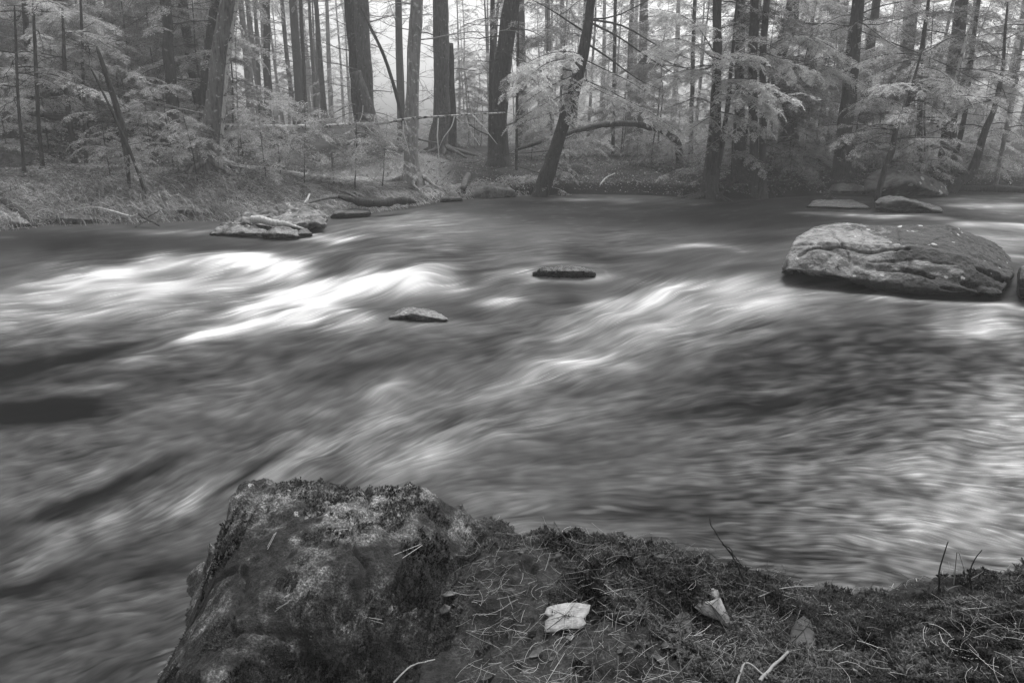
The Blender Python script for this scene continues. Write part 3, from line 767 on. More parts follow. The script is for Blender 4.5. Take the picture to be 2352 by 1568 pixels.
for u, v, z in [(530, 1150, .47), (505, 1210, .45), (512, 1290, .46), (520, 1350, .45), (500, 1420, .44), (470, 1500, .42), (430, 1568, .42), (400, 1640, .40), (480, 1240, .18), (452, 1285, -.01), (470, 1330, .02), (505, 1352, .12), (470, 1400, .10), (430, 1450, .06), (395, 1510, .03), (358, 1572, 0), (300, 1680, 0), (260, 1560, -.3), (330, 1440, -.35), (380, 1300, -.35), (440, 1200, -.4), (480, 1130, -.5),
                (640, 1150, .54), (700, 1200, .55), (620, 1280, .52), (800, 1300, .56), (900, 1220, .57), (1000, 1210, .53), (1090, 1235, .45), (1085, 1262, .43), (1020, 1300, .45), (1030, 1340, .44), (950, 1300, .52), (900, 1350, .50), (980, 1385, .47), (700, 1400, .53), (850, 1430, .50), (600, 1450, .47), (560, 1520, .44), (700, 1500, .40), (850, 1520, .37), (960, 1500, .42), (1000, 1450, .42),
                (1130, 1230, .50), (1180, 1260, .52), (1120, 1310, .52), (1100, 1370, .52), (1300, 1290, .53), (1270, 1248, .515), (1450, 1285, .54), (1500, 1275, .50), (1600, 1330, .48), (1680, 1350, .40), (1500, 1390, .52), (1560, 1440, .46), (1300, 1450, .50), (1640, 1385, .38), (1750, 1400, .36), (1640, 1490, .33), (1520, 1480, .38), (1600, 1450, .34), (1850, 1420, .38), (1730, 1470, .42), (2000, 1400, .40), (2200, 1380, .43), (2352, 1360, .46), (1120, 1470, .46), (1050, 1520, .44), (1200, 1520, .50), (1400, 1530, .50), (1700, 1540, .50), (2000, 1520, .50), (2300, 1500, .52), (2600, 1460, .55), (2900, 1400, .55),
                (700, 1700, .35), (1100, 1720, .48), (1600, 1720, .56), (2200, 1700, .60), (2800, 1700, .6), (1176, 2300, .5), (2000, 2300, .6), (600, 2300, .3), (3200, 2300, .6), (300, 2300, -.1), (3600, 1500, .5)]:
    cp.append(P(u, v, z))
cp = np.array(cp)
def rbf_fit(pts, vals, lam=1e-3):
    d = np.linalg.norm(pts[:, None] - pts[None], axis=-1)
    A = -d - lam * np.eye(len(pts)) * -1
    n = len(pts)
    Bm = np.zeros((n + 3, n + 3)); Bm[:n, :n] = -d + lam * np.eye(n); Bm[:n, n] = 1; Bm[n, :n] = 1
    Bm[:n, n + 1:] = pts; Bm[n + 1:, :n] = pts.T
    rhs = np.r_[vals, 0, 0, 0]
    return np.linalg.solve(Bm, rhs)
rw = rbf_fit(cp[:, :2], cp[:, 2], .0005)
def near_base(x, y):
    sh = x.shape; x = x.ravel(); y = y.ravel(); out = np.zeros_like(x)
    n = len(cp)
    for i in range(n):
        out -= rw[i] * np.hypot(x - cp[i, 0], y - cp[i, 1])
    return (out + rw[n] + rw[n + 1] * x + rw[n + 2] * y).reshape(sh)
def near_z(x, y, fine=True):
    z = near_base(x, y)
    p = np.stack([x, y, z * 1.0], -1)
    lx = x > near_crease(y)
    k = sstep(-.45, -.1, z)
    z = z - .008 * k + k * (.012 * fbm(p * 5, 4, 201, .55) + .014 * fbm(p * 22, 3, 202))
    if fine:
        z = z + k * (.014 * fbm(p * 55, 4, 203, .65) - .022 * sstep(.2, .5, fbm(p * 8, 3, 204)) - .022 * sstep(.07, .0, np.abs(fbm(p * 3.2, 3, 207))) * (x < near_crease(y)))
    return z
crease_px = [(1178, 1203, .45), (1090, 1245, .44), (1030, 1300, .44), (1030, 1345, .44), (1000, 1400, .45), (985, 1470, .43), (960, 1570, .42), (960, 2300, .4)]
cr = np.array([P(u, v, z) for u, v, z in crease_px])
cr_o = np.argsort(cr[:, 1])
def near_crease(y):
    return np.interp(y, cr[cr_o, 1], cr[cr_o, 0], right=cr[0, 0] + .05)
sx = np.concatenate([np.arange(-2.0, -1.6, .03), np.arange(-1.6, 1.95, .0062), np.arange(1.95, 3.2, .012)])
sy = np.concatenate([np.arange(-.3, .85, .03), np.arange(.85, 2.5, .0062), np.arange(2.5, 3.1, .04)])
NX, NY = np.meshgrid(sx, sy)
NZ = near_z(NX, NY)
Vn = np.stack([NX, NY, NZ], -1).reshape(-1, 3)
Qn = grid_quads(len(sy), len(sx))
mid = Vn[Qn].mean(1)
hi = Vn[Qn][:, :, 2].max(1) > -.42
isb = mid[:, 0] < near_crease(mid[:, 1])
def sub_mesh(name, mask, mat, origin=(0, 0, 0)):
    Q = Qn[mask]
    used = np.unique(Q)
    mp = np.zeros(len(Vn), np.int64); mp[used] = np.arange(len(used))
    return fast_mesh(name, Vn[used] - np.array(origin), mp[Q], mat)

def mossy_rock_mat(name, moss_amt, lo, hi):
    m, nt = new_mat(name)
    v = coords(nt)
    n1 = noise(nt, v, 3.2, 9, .62, .4); n2 = noise(nt, v, 26, 7, .7); n3 = noise(nt, v, 160, 4, .65)
    c = ramp(nt, n2, [(.34, lo), (.52, (lo + hi) * .42), (.68, hi)])
    f = ramp(nt, n1, [(.44 + moss_amt * .12, 1), (.56 + moss_amt * .12, 0)])
    c = mixc(nt, f, c, ramp(nt, n2, [(.4, .003), (.7, .018)]))
    vo = N(nt, "ShaderNodeTexVoronoi"); vo.inputs["Scale"].default_value = 7
    L(nt, v, vo.inputs["Vector"])
    sp = math_(nt, 'ADD', vo.outputs["Distance"], math_(nt, 'MULTIPLY', n2, .8))
    c = mixc(nt, ramp(nt, sp, [(.43, .8), (.50, 0)]), c, .32)
    gr = ramp(nt, n3, [(.35, .2), (.5, .8), (.66, 2.2)])
    mm = N(nt, "ShaderNodeMix", data_type='RGBA', blend_type='MULTIPLY'); mm.inputs[0].default_value = 1
    L(nt, c, mm.inputs[6]); L(nt, gr, mm.inputs[7])
    h = math_(nt, 'ADD', math_(nt, 'MULTIPLY', n2, .8), math_(nt, 'MULTIPLY', n3, .5))
    finish(nt, mm.outputs[2], .85, h, 1, .012, .35)
    return m
M['boulder'] = mossy_rock_mat("mossy_boulder_stone", -.02, .008, .22)
M['ledge'] = mossy_rock_mat("mossy_soil", .35, .006, .055)
bo = (-.7, 1.6, 0)
boulder = link("mossy_boulder", sub_mesh("mossy_boulder", isb & hi, M['boulder'], bo), loc=bo)
tag(boulder, "big dark mossy boulder in the foreground with a flat top and steep left face", "boulder")
o = link("near_bank", sub_mesh("near_bank", ~isb & hi, M['ledge']))
tag(o, kind="structure")

# moss shoots: little stars of pointed leaves
def stars(x, y, size, mask_fn, seed, nleaf=7, spread=1.0):
    r = np.random.default_rng(seed)
    z = near_z(x, y)
    keep = mask_fn(x, y, z)
    x, y, z = x[keep], y[keep], z[keep]
    K = len(x)
    e = .01
    gxx = (near_z(x + e, y, False) - near_z(x - e, y, False)) / (2 * e)
    gyy = (near_z(x, y + e, False) - near_z(x, y - e, False)) / (2 * e)
    nrm = unit(np.stack([-gxx, -gyy, np.ones(K)], -1) + r.normal(0, .25, (K, 3)))
    nrm = unit(nrm + [0, 0, .6])
    t1 = unit(np.cross(nrm, r.normal(size=(K, 3)))); t2 = np.cross(nrm, t1)
    s = size * r.uniform(.55, 1.5, K)
    ang = (np.arange(nleaf) / nleaf * 2 * math.pi)[None] + r.uniform(-.3, .3, (K, nleaf))
    out = np.cos(ang)[..., None] * t1[:, None] + np.sin(ang)[..., None] * t2[:, None]
    lift = r.uniform(.35, 1.3, (K, nleaf, 1))
    tip = unit(out + nrm[:, None] * lift) * (s[:, None, None] * r.uniform(.6, 1.2, (K, nleaf, 1)) * spread)
    side = unit(np.cross(tip, nrm[:, None])) * s[:, None, None] * .13
    c = np.stack([x, y, z], -1)[:, None] + nrm[:, None] * (s[:, None, None] * .25)
    midp = c + tip * .5 + nrm[:, None] * s[:, None, None] * .12
    V = np.stack([np.broadcast_to(c - nrm[:, None] * s[:, None, None] * .5, tip.shape), midp + side, c + tip, midp - side], 2).reshape(-1, 3)
    Q = np.arange(len(V)).reshape(-1, 4)
    return V, Q
def rnd_xy(n, seed):
    r = np.random.default_rng(seed)
    v = r.uniform(1080, 1640, n * 2); u = r.uniform(150, 3500, n * 2)
    # even density on the ledge: thin out what lies far off, then widen the margins
    p = P(u, v, .45)
    k = r.uniform(0, 1, n * 2) < np.clip(1.1 / p[:, 1], 0, 1) ** 0
    return p[k, 0][:n], p[k, 1][:n]
def mask_ledge(x, y, z):
    m = fbm(np.stack([x * 3.1, y * 3.1, 0 * x], -1), 3, 301)
    return (x > near_crease(y) + .004) & (z > .05) & (m > -.28)
def mask_boulder(x, y, z):
    m = fbm(np.stack([x * 4.2, y * 4.2, z * 4.2], -1), 4, 302)
    return (x < near_crease(y) - .004) & (z > .02) & (m + .35 * sstep(.9, -.2, -x) * 0 > .04)
def mask_low(x, y, z):
    m = fbm(np.stack([x * 2.3, y * 2.3, 0 * x + 4], -1), 3, 303)
    return (x > near_crease(y) + .004) & (z > .05) & (m + .5 * sstep(.1, .7, x) > .1)
mb = MB()
x, y = rnd_xy(100000, 1); mb.add(*stars(x, y, .0080, mask_ledge, 1, 6))
x, y = rnd_xy(27000, 2); mb.add(*stars(x, y, .0145, mask_low, 2, 8))
o = mb.build("moss", M['moss'], smooth=False); tag(o, kind="stuff")
mb = MB()
x, y = rnd_xy(150000, 3); mb.add(*stars(x, y, .0062, mask_boulder, 3, 5))
M['moss_dark'] = leaf_mat("dark_moss", .004, .055, .15, 7)
o = mb.build("moss", M['moss_dark'], parent=boulder, origin=bo, smooth=False); tag(o, kind="stuff")

# needle litter and grass stalks lying on the ledge
def near_point(u, v, lift=0.0, z0=.45):
    z = z0
    for _ in range(12):
        p = P(u, v, z).reshape(3); z = .6 * z + .4 * float(near_z(np.array([p[0]]), np.array([p[1]]))[0])
    p = P(u, v, z).reshape(3).copy(); p[2] = z + lift
    return p
def straws(n, seed, lmin, lmax, rad, mask=None, box=(1050, 3000, 1200, 1620), bend=.25):
    r = np.random.default_rng(seed)
    u = r.uniform(box[0], box[1], n); v = r.uniform(box[2], box[3], n)
    p = P(u, v, .46)
    if mask is not None:
        k = mask(p[:, 0], p[:, 1]); p = p[k]
    K = len(p)
    a = r.normal(.5, .9, K); ln = r.uniform(lmin, lmax, K)
    t = np.linspace(-.5, .5, 5)[None, :]
    cx = p[:, 0:1] + np.cos(a)[:, None] * ln[:, None] * t; cy = p[:, 1:2] + np.sin(a)[:, None] * ln[:, None] * t
    b = r.normal(0, bend, K)[:, None] * ln[:, None] * (t * t * 4)
    cx += -np.sin(a)[:, None] * b; cy += np.cos(a)[:, None] * b
    z = near_z(cx, cy, False)
    zs = z.max(1, keepdims=True) * .88 + z * .12 + .002 + np.abs(r.normal(0, .010, K))[:, None] + r.normal(0, .02, K)[:, None] * t
    C = np.stack([cx, cy, zs], -1)
    ok = z.min(1) > .12
    return C[ok], np.full((ok.sum(), 5), rad) * r.uniform(.6, 1.4, (ok.sum(), 1))
mb = MB()
def clump(x, y): return fbm(np.stack([x * 3, y * 3, 0 * x + 7], -1), 3, 310) > -.1
C, Rr = straws(1500, 21, .012, .045, .00045, None, bend=.15); tubes(mb, C, Rr, 3)
C, Rr = straws(800, 11, .03, .10, .00034, clump, bend=.08); tubes(mb, C, Rr, 3)
C, Rr = straws(90, 12, .04, .10, .0006, clump, bend=.12); tubes(mb, C, Rr, 3)
C, Rr = straws(260, 13, .03, .08, .0004, None, (1150, 1750, 1230, 1500), .1); tubes(mb, C, Rr, 3)
C, Rr = straws(130, 19, .03, .10, .0006, None, (1500, 3100, 1480, 1640), .25); tubes(mb, C, Rr, 3)
o = mb.build("dead_grass", M['straw'], smooth=True); tag(o, kind="stuff")
mb = MB()
C, Rr = straws(260, 14, .04, .12, .0007, None, (1500, 2100, 1230, 1460), .5); tubes(mb, C + [0, 0, .008], Rr, 3)
C, Rr = straws(140, 15, .04, .1, .0008, None, (1100, 2400, 1250, 1600), .4); tubes(mb, C, Rr, 3)
o = mb.build("rootlets", M['twig_dark'], smooth=True); tag(o, kind="stuff")

def stick(name, label, cat, pts, mat, r0, r1, group=None, m=14, sides=6, fork=None):
    """pts: near-bank photo points with lift above the moss, or world points"""
    W = np.array([near_point(*q) for q in pts])
    C = smooth_path(W, m)
    mb = MB()
    wob = r0 * .6
    C = C + wob * np.stack([fbm(C * 60, 2, 1), fbm(C * 60, 2, 2), fbm(C * 60, 2, 3)], -1)
    tubes(mb, C, np.linspace(r0, r1, m), sides, .25)
    for f in (fork or []):
        Wf = smooth_path(np.array([near_point(*q) for q in f]), 8)
        tubes(mb, Wf, np.linspace(r0 * .7, r1 * .7, 8), 5, .2)
    o = mb.build(name, M[mat], origin=C[0])
    tag(o, label, cat, group)
    return o
def upright(base, tips, z_off=0.0):
    """world points of a stem that stands on the ledge at photo point base and passes the photo points tips, at the same distance"""
    b = near_point(*base, -.01)
    return [b] + [D(u, v, b[1] + dy) for u, v, dy in tips]
def stem(name, label, cat, base, tips, mat, r0, r1, forks=(), group=None):
    W = np.array(upright(base, tips))
    C = smooth_path(W, 18)
    C = C + r0 * .5 * np.stack([fbm(C * 50, 2, 4), fbm(C * 50, 2, 5), fbm(C * 50, 2, 6)], -1)
    mb = MB(); tubes(mb, C, np.linspace(r0, r1, 18), 6, .3)
    for f in forks:
        Wf = smooth_path(np.array([D(u, v, W[0][1] + dy) for u, v, dy in f]), 8)
        tubes(mb, Wf, np.linspace(r0 * .8, r1 * .7, 8), 5, .3)
    o = mb.build(name, M[mat], origin=W[0]); tag(o, label, cat, group); return o
stem("bare_twig", "tall dark bare twig with a forked foot standing on the moss edge", "twig", (2014, 1342), [(2018, 1310, 0), (2013, 1290, 0), (2008, 1262, 0), (2008, 1240, 0)], 'twig_dark', .0032, .0013,
     [[(2014, 1335, 0), (2022, 1318, 0), (2024, 1308, 0)], [(2012, 1330, 0), (2004, 1312, 0)], [(2012, 1325, .01), (2030, 1330, .01), (2042, 1345, 0)], [(2009, 1262, 0), (2013, 1250, 0)]])
stem("bare_twig", "dark bare twig leaning right over the pale fallen branch", "twig", (2158, 1352), [(2157, 1320, 0), (2162, 1290, 0), (2178, 1243, 0)], 'twig_dark', .0028, .0013)
stem("bare_twig", "dark bare twig bent to the right, rightmost on the moss edge", "twig", (2234, 1356), [(2228, 1320, 0), (2234, 1292, 0), (2255, 1262, 0)], 'twig_dark', .0026, .0013)
stem("bare_twig", "short dark twig stub left of the tall forked twig", "twig", (1950, 1340), [(1951, 1318, 0), (1953, 1298, 0)], 'twig_dark', .003, .0014, [[(1955, 1338, 0), (1962, 1325, 0), (1964, 1315, 0)]])
stem("bent_stalk", "pale folded grass stalk beside the leaning dark twigs", "stalk", (2192, 1340), [(2195, 1300, 0), (2199, 1264, 0), (2208, 1285, 0), (2216, 1312, 0)], 'twig_pale', .0018, .0009)
stem("crooked_root", "thin crooked black root rising over the water from the ledge", "root", (1710, 1330), [(1690, 1290, 0), (1672, 1262, 0), (1655, 1240, 0), (1640, 1215, 0), (1632, 1205, 0), (1630, 1188, 0)], 'twig_dark', .0028, .0012,
     [[(1672, 1262, 0), (1690, 1280, 0), (1705, 1300, .02)], [(1660, 1250, 0), (1680, 1262, 0), (1684, 1290, 0)]])
stick("fallen_branch", "pale bleached branch lying across the edge of the moss", "branch", [(2040, 1338, .012), (2080, 1326, .02), (2120, 1314, .03), (2155, 1308, .04), (2172, 1296, .06)], 'twig_pale', .0032, .0016,
      fork=[[(2098, 1320, .02), (2108, 1345, .004)], [(2060, 1330, .015), (2048, 1348, 0)]])
stick("thin_stem", "long thin dark stem running over the pale dead leaf down to the bottom", "stem", [(1243, 1166, .10), (1262, 1195, .07), (1290, 1245, .03), (1350, 1310, .02), (1410, 1400, .02), (1470, 1490, .02), (1505, 1545, .01)], 'twig_dark', .0016, .0022, m=30)
stick("pale_twig", "pale straight twig lying on the ledge beneath the crooked root", "twig", [(1600, 1262, .015), (1680, 1262, .03), (1745, 1282, .03), (1800, 1305, .02)], 'twig_pale', .0014, .001)
stick("pale_twig", "pale twig on the soil above the dark moss, right of the light stone", "twig", [(1740, 1378, .012), (1800, 1362, .02), (1868, 1358, .02)], 'twig_pale', .0016, .001)
stick("grass_stalk", "thick pale curved stalk at the bottom centre edge on the dark boulder", "stalk", [(905, 1575, .01), (945, 1548, .025), (1000, 1524, .015)], 'twig_pale', .0024, .0012)
stick("grass_stalk", "broad pale stalk lying at the bottom below the curled dark leaf", "stalk", [(1740, 1582, .02), (1775, 1550, .03), (1808, 1520, .03)], 'straw', .0045, .0035)
stick("grass_stalk", "pale bent stalk at the lower right bottom edge, two parts folded", "stalk", [(1690, 1580, .01), (1712, 1546, .03), (1760, 1575, .02)], 'straw', .003, .002)
for q in [("pair of pale pine needles on the boulder near its lower middle", [(815, 1418, .008), (880, 1437, .008)], [(815, 1420, .01), (878, 1431, .012)]),
          ("pair of pale pine needles near the left ridge of the boulder", [(615, 1265, .006), (636, 1235, .02)], [(615, 1262, .01), (632, 1238, .02)]),
          ("single pale pine needle high on the boulder top", [(760, 1222, .006), (800, 1220, .008)], None),
          ("pair of pale pine needles on the boulder's lower left", [(632, 1408, .006), (668, 1384, .01)], [(636, 1404, .01), (664, 1390, .01)]),
          ("pair of pale pine needles lying on the boulder in front of the crease", [(905, 1278, .006), (966, 1256, .01)], [(925, 1285, .006), (970, 1258, .01)])]:
    mb = MB()
    for pts in q[1:]:
        if pts is None: continue
        tubes(mb, smooth_path(np.array([near_point(*a) for a in pts]), 5), np.full(5, .0012), 4)
    o = mb.build("pine_needles", M['straw'], origin=near_point(*q[1][0])); tag(o, q[0], "pine needle", "pine needles fallen on the boulder")

def leaf(label, outline, mat, curl=.01, cat="leaf", lift=.008, dip=0.0, veins=True):
    """outline: photo points round the leaf; a real thin leaf is laid there, curled, with a raised rib"""
    W = np.array([near_point(u, v, lift + dz) for u, v, dz in outline])
    A_ = np.c_[W[:, :2], np.ones(len(W))]
    pl = np.linalg.lstsq(A_, W[:, 2], rcond=None)[0]
    W[:, 2] = A_ @ pl + np.array([q[2] for q in outline]) * .4
    ins_ = W.mean(0) + (W[:, None] - W.mean(0)) * np.array([.15, .5, .85])[None, :, None]
    ins_ = ins_.reshape(-1, 3)
    W[:, 2] += max(0, float(np.percentile(near_z(ins_[:, 0], ins_[:, 1]) - ins_[:, 2], 85))) + .003
    c = W.mean(0) + [0, 0, curl]
    n = len(W)
    rings = [.0001, .35, .7, 1.0]
    V = []
    for k, f in enumerate(rings):
        q = c + (W - c) * f
        q[:, 2] += .002 * fbm(q * 40, 2, 8) 
        V.append(q.copy())
    V = np.concatenate(V)
    Q = []
    for k in range(3):
        for i in range(n):
            Q.append([k * n + i, k * n + (i + 1) % n, (k + 1) * n + (i + 1) % n, (k + 1) * n + i])
    Q = np.array(Q)
    V2 = np.concatenate([V, V - [0, 0, .0012]])
    Q2 = np.concatenate([Q, Q[:, ::-1] + len(V)])
    e = [[3 * n + i, 3 * n + (i + 1) % n, len(V) + 3 * n + (i + 1) % n, len(V) + 3 * n + i] for i in range(n)]
    mb = MB(); mb.add(V2, np.concatenate([Q2, np.array(e)]))
    o = mb.build("dead_leaf", M[mat], origin=c); tag(o, label, cat)
    rb = MB()
    k = n // 2
    tubes(rb, smooth_path(np.stack([W[0], c + np.array([0, 0, .002]), W[k]]), 8), np.linspace(.0012, .0004, 8), 4)
    for i in range(1, n, 3):
        if i != k: tubes(rb, smooth_path(np.stack([c + [0, 0, .002], c * .4 + W[i] * .6 + [0, 0, .0015], W[i]]), 6), np.linspace(.0007, .0003, 6), 3)
    r_ = rb.build("leaf_rib", M['twig_dark'], parent=o, origin=c)
    return o
def leafmat(name, a, b):
    m, nt = new_mat(name); v = coords(nt); n1 = noise(nt, v, 45, 6, .7, 1); n2 = noise(nt, coords(nt, (1, 6, 1)), 60, 3)
    c = ramp(nt, n1, [(.3, a), (.6, b)])
    finish(nt, c, .6, n2, .6, .003, .4); return m
M['leaf_white'] = leafmat("bleached_dead_leaf", .06, .24); M['leaf_dim'] = leafmat('dim_dead_leaf', .02, .07); M['leaf_grey'] = leafmat("grey_dead_leaf", .06, .19); M['leaf_black'] = leafmat("wet_dark_leaf", .008, .03)
leaf("pale flat dead leaf with ragged lobes lying on moss under the long thin stem", [(1250, 1458, 0), (1252, 1438, .004), (1262, 1430, 0), (1250, 1420, .006), (1256, 1404, .003), (1275, 1400, .008), (1300, 1401, .008), (1322, 1399, .004), (1356, 1402, .008), (1352, 1418, .004), (1340, 1428, 0), (1346, 1440, .004), (1330, 1454, .002), (1295, 1458, .003), (1270, 1456, 0)], 'leaf_white', .001)
leaf("light grey pointed dead leaf lying right of the black hollow", [(1598, 1388, .03), (1604, 1405, .02), (1592, 1422, .012), (1612, 1440, .004), (1650, 1446, 0), (1684, 1446, 0), (1676, 1432, .01), (1650, 1412, .02), (1630, 1404, .02), (1610, 1398, .026)], 'leaf_grey', .012)
leaf("dark curled leaf lying on the moss near the bottom right", [(1808, 1492, 0), (1815, 1462, .006), (1828, 1442, .014), (1842, 1436, .018), (1858, 1446, .012), (1870, 1468, .006), (1872, 1490, 0), (1856, 1500, .0), (1830, 1502, 0)], 'leaf_black', .010)
leaf("dark folded leaf lying at the edge of the black hollow", [(1570, 1410, .012), (1548, 1440, .01), (1530, 1470, .005), (1516, 1498, 0), (1545, 1500, 0), (1590, 1492, 0), (1585, 1450, .01), (1578, 1420, .012)], 'leaf_black', .008)
leaf("small dim leaf standing on the boulder side of the crease", [(1015, 1372, 0), (1022, 1390, .012), (1045, 1388, .015), (1048, 1372, .004), (1030, 1362, 0)], 'leaf_dim', .01)
leaf("small dim leaf scrap lower in the dark crease", [(1008, 1402, 0), (1014, 1424, .004), (1032, 1420, .01), (1036, 1404, .006), (1022, 1396, 0)], 'leaf_dim', .008)

# many small torn leaves matted into the litter of the ledge
r = np.random.default_rng(77)
mb = MB()
for k in range(150):
    u, v = r.uniform(1080, 2400), r.uniform(1235, 1600)
    p = P(u, v, .46)
    z = float(near_z(np.array([p[0]]), np.array([p[1]]))[0])
    if z < .2 or p[0] < near_crease(p[1]): continue
    n_ = 9; s = r.uniform(.006, .022); a0 = r.uniform(0, 6.28)
    nrm = unit(r.normal(0, .45, 3) + [0, 0, 1]); t1 = unit(np.cross(nrm, r.normal(size=3))); t2 = np.cross(nrm, t1)
    a = np.arange(n_) / n_ * 6.283
    rr = s * (.75 + .35 * np.abs(np.sin(a * 2.5)) + r.uniform(-.2, .2, n_))
    c = np.array([p[0], p[1], z + .006])
    ring = c + (np.cos(a) * rr)[:, None] * t1 + (np.sin(a) * rr * .6)[:, None] * t2 + nrm * (s * r.uniform(-.1, .5, n_))[:, None]
    V = np.vstack([c, ring]); Q = [[0, 1 + i, 1 + (i + 1) % n_, 1 + (i + 1) % n_] for i in range(n_)]
    mb.add(V, Q)
M['scraps'] = leaf_mat("torn_leaves", .02, .14, .2, 9)
o = mb.build("leaf_scraps", M['scraps'], smooth=False); tag(o, kind="stuff")
# ---------------------------------------------------------------- rocks: hulls measured point by point, remeshed and weathered
def rock(name, label, pts, mat, voxel=.03, amp=.03, freq=2.5, smooth_it=1, group=None, cat="rock", strata=None, samp=.012, parent=None, fine=.006, ridged=0.0, blocks=1.0, grooves=(), lip=None):
    pts = np.asarray(pts, float)
    org = pts.mean(0); org[2] = max(0.0, pts[:, 2].min())
    bm = bmesh.new()
    for p in pts - org: bm.verts.new(p)
    res = bmesh.ops.convex_hull(bm, input=bm.verts)
    junk = [g for g in res['geom_interior'] if isinstance(g, bmesh.types.BMVert)]
    bmesh.ops.delete(bm, geom=junk, context='VERTS')
    me = bpy.data.meshes.new("tmp"); bm.to_mesh(me); bm.free()
    o = bpy.data.objects.new("tmp", me); col.objects.link(o)
    md = o.modifiers.new("r", 'REMESH'); md.mode = 'VOXEL'; md.voxel_size = voxel
    if smooth_it:
        ms = o.modifiers.new("s", 'SMOOTH'); ms.iterations = smooth_it; ms.factor = .5
    dg = bpy.context.evaluated_depsgraph_get()
    ev = o.evaluated_get(dg); m2 = bpy.data.meshes.new_from_object(ev)
    n = len(m2.vertices)
    V = np.empty(n * 3, np.float32); m2.vertices.foreach_get("co", V); V = V.reshape(-1, 3).astype(float)
    Nn = np.empty(n * 3, np.float32); m2.vertices.foreach_get("normal", Nn); Nn = Nn.reshape(-1, 3)
    q = V + org
    d = amp * fbm(q * freq, 4, 11, .55)
    if ridged:
        s = q @ np.array([.25, .2, 1.0]) * ridged + .7 * fbm(q * 1.5, 3, 5)
        saw = np.abs((s % 1.0) - .5) * 2
        d += samp * (np.clip(saw * 3, 0, 1) - 1)
    # broken facets: blocks of stone stand a little proud of each other
    cell = np.floor(q @ np.array([[1.0, .3, .2], [-.2, 1.0, .4], [.3, -.3, 1.3]]) * freq * .9 + 1.3 * fbm(q * freq * .7, 2, 21)[:, None])
    d += 1.1 * blocks * samp * ((_hash(cell[:, 0].astype(np.int64), cell[:, 1].astype(np.int64), cell[:, 2].astype(np.int64), 9) / 4294967295.0) - .5)
    d += samp * fbm(q * freq * 4, 3, 12) + fine * fbm(q * freq * 16, 2, 13)
    if grooves or lip:
        gu, gv = UV(V + org)
        front = (Nn[:, 1] < .35)
        gu2 = gu + 7 * fbm(q * 5, 3, 31); gv2 = gv + 6 * fbm(q * 5, 3, 32)
        for gp, gw, gd in grooves:
            d -= gd * np.exp(-(poly_dist(gu2, gv2, gp) / gw) ** 2) * front
        if lip:
            lu = [a for a, b in lip]; lv = np.interp(gu, lu, [b for a, b in lip])
            d -= .13 * sstep(0, 5, gv2 - lv) * sstep(lu[-1] + 2, lu[-1] - 60, gu) * front
    V = V + Nn * d[:, None]
    m2.vertices.foreach_set("co", V.astype(np.float32).ravel())
    m2.polygons.foreach_set("use_smooth", np.ones(len(m2.polygons), bool))
    m2.materials.clear(); m2.materials.append(M[mat]); m2.update()
    col.objects.unlink(o); bpy.data.objects.remove(o); m2.name = name
    ob = link(name, m2, parent, loc=None if parent else org)
    if parent is None: tag(ob, label, cat, group)
    return ob
def lst(*a, s=0.0): return np.array([D(u, v, d + s) for u, v, d in a])
def under(*a): return np.array([P(u, v, z) for u, v, z in a])

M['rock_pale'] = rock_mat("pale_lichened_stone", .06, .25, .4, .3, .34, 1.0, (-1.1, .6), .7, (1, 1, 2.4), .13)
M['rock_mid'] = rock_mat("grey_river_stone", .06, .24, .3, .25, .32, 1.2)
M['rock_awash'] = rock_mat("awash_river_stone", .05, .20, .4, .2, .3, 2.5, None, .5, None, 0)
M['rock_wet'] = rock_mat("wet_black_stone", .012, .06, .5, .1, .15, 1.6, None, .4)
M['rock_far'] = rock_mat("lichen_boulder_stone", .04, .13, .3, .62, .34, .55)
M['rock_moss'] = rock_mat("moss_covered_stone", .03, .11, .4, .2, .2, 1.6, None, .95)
M['rock_slate'] = rock_mat("layered_dark_stone", .010, .065, .5, .1, .2, 1.2, None, .55, (1, 1, 6))

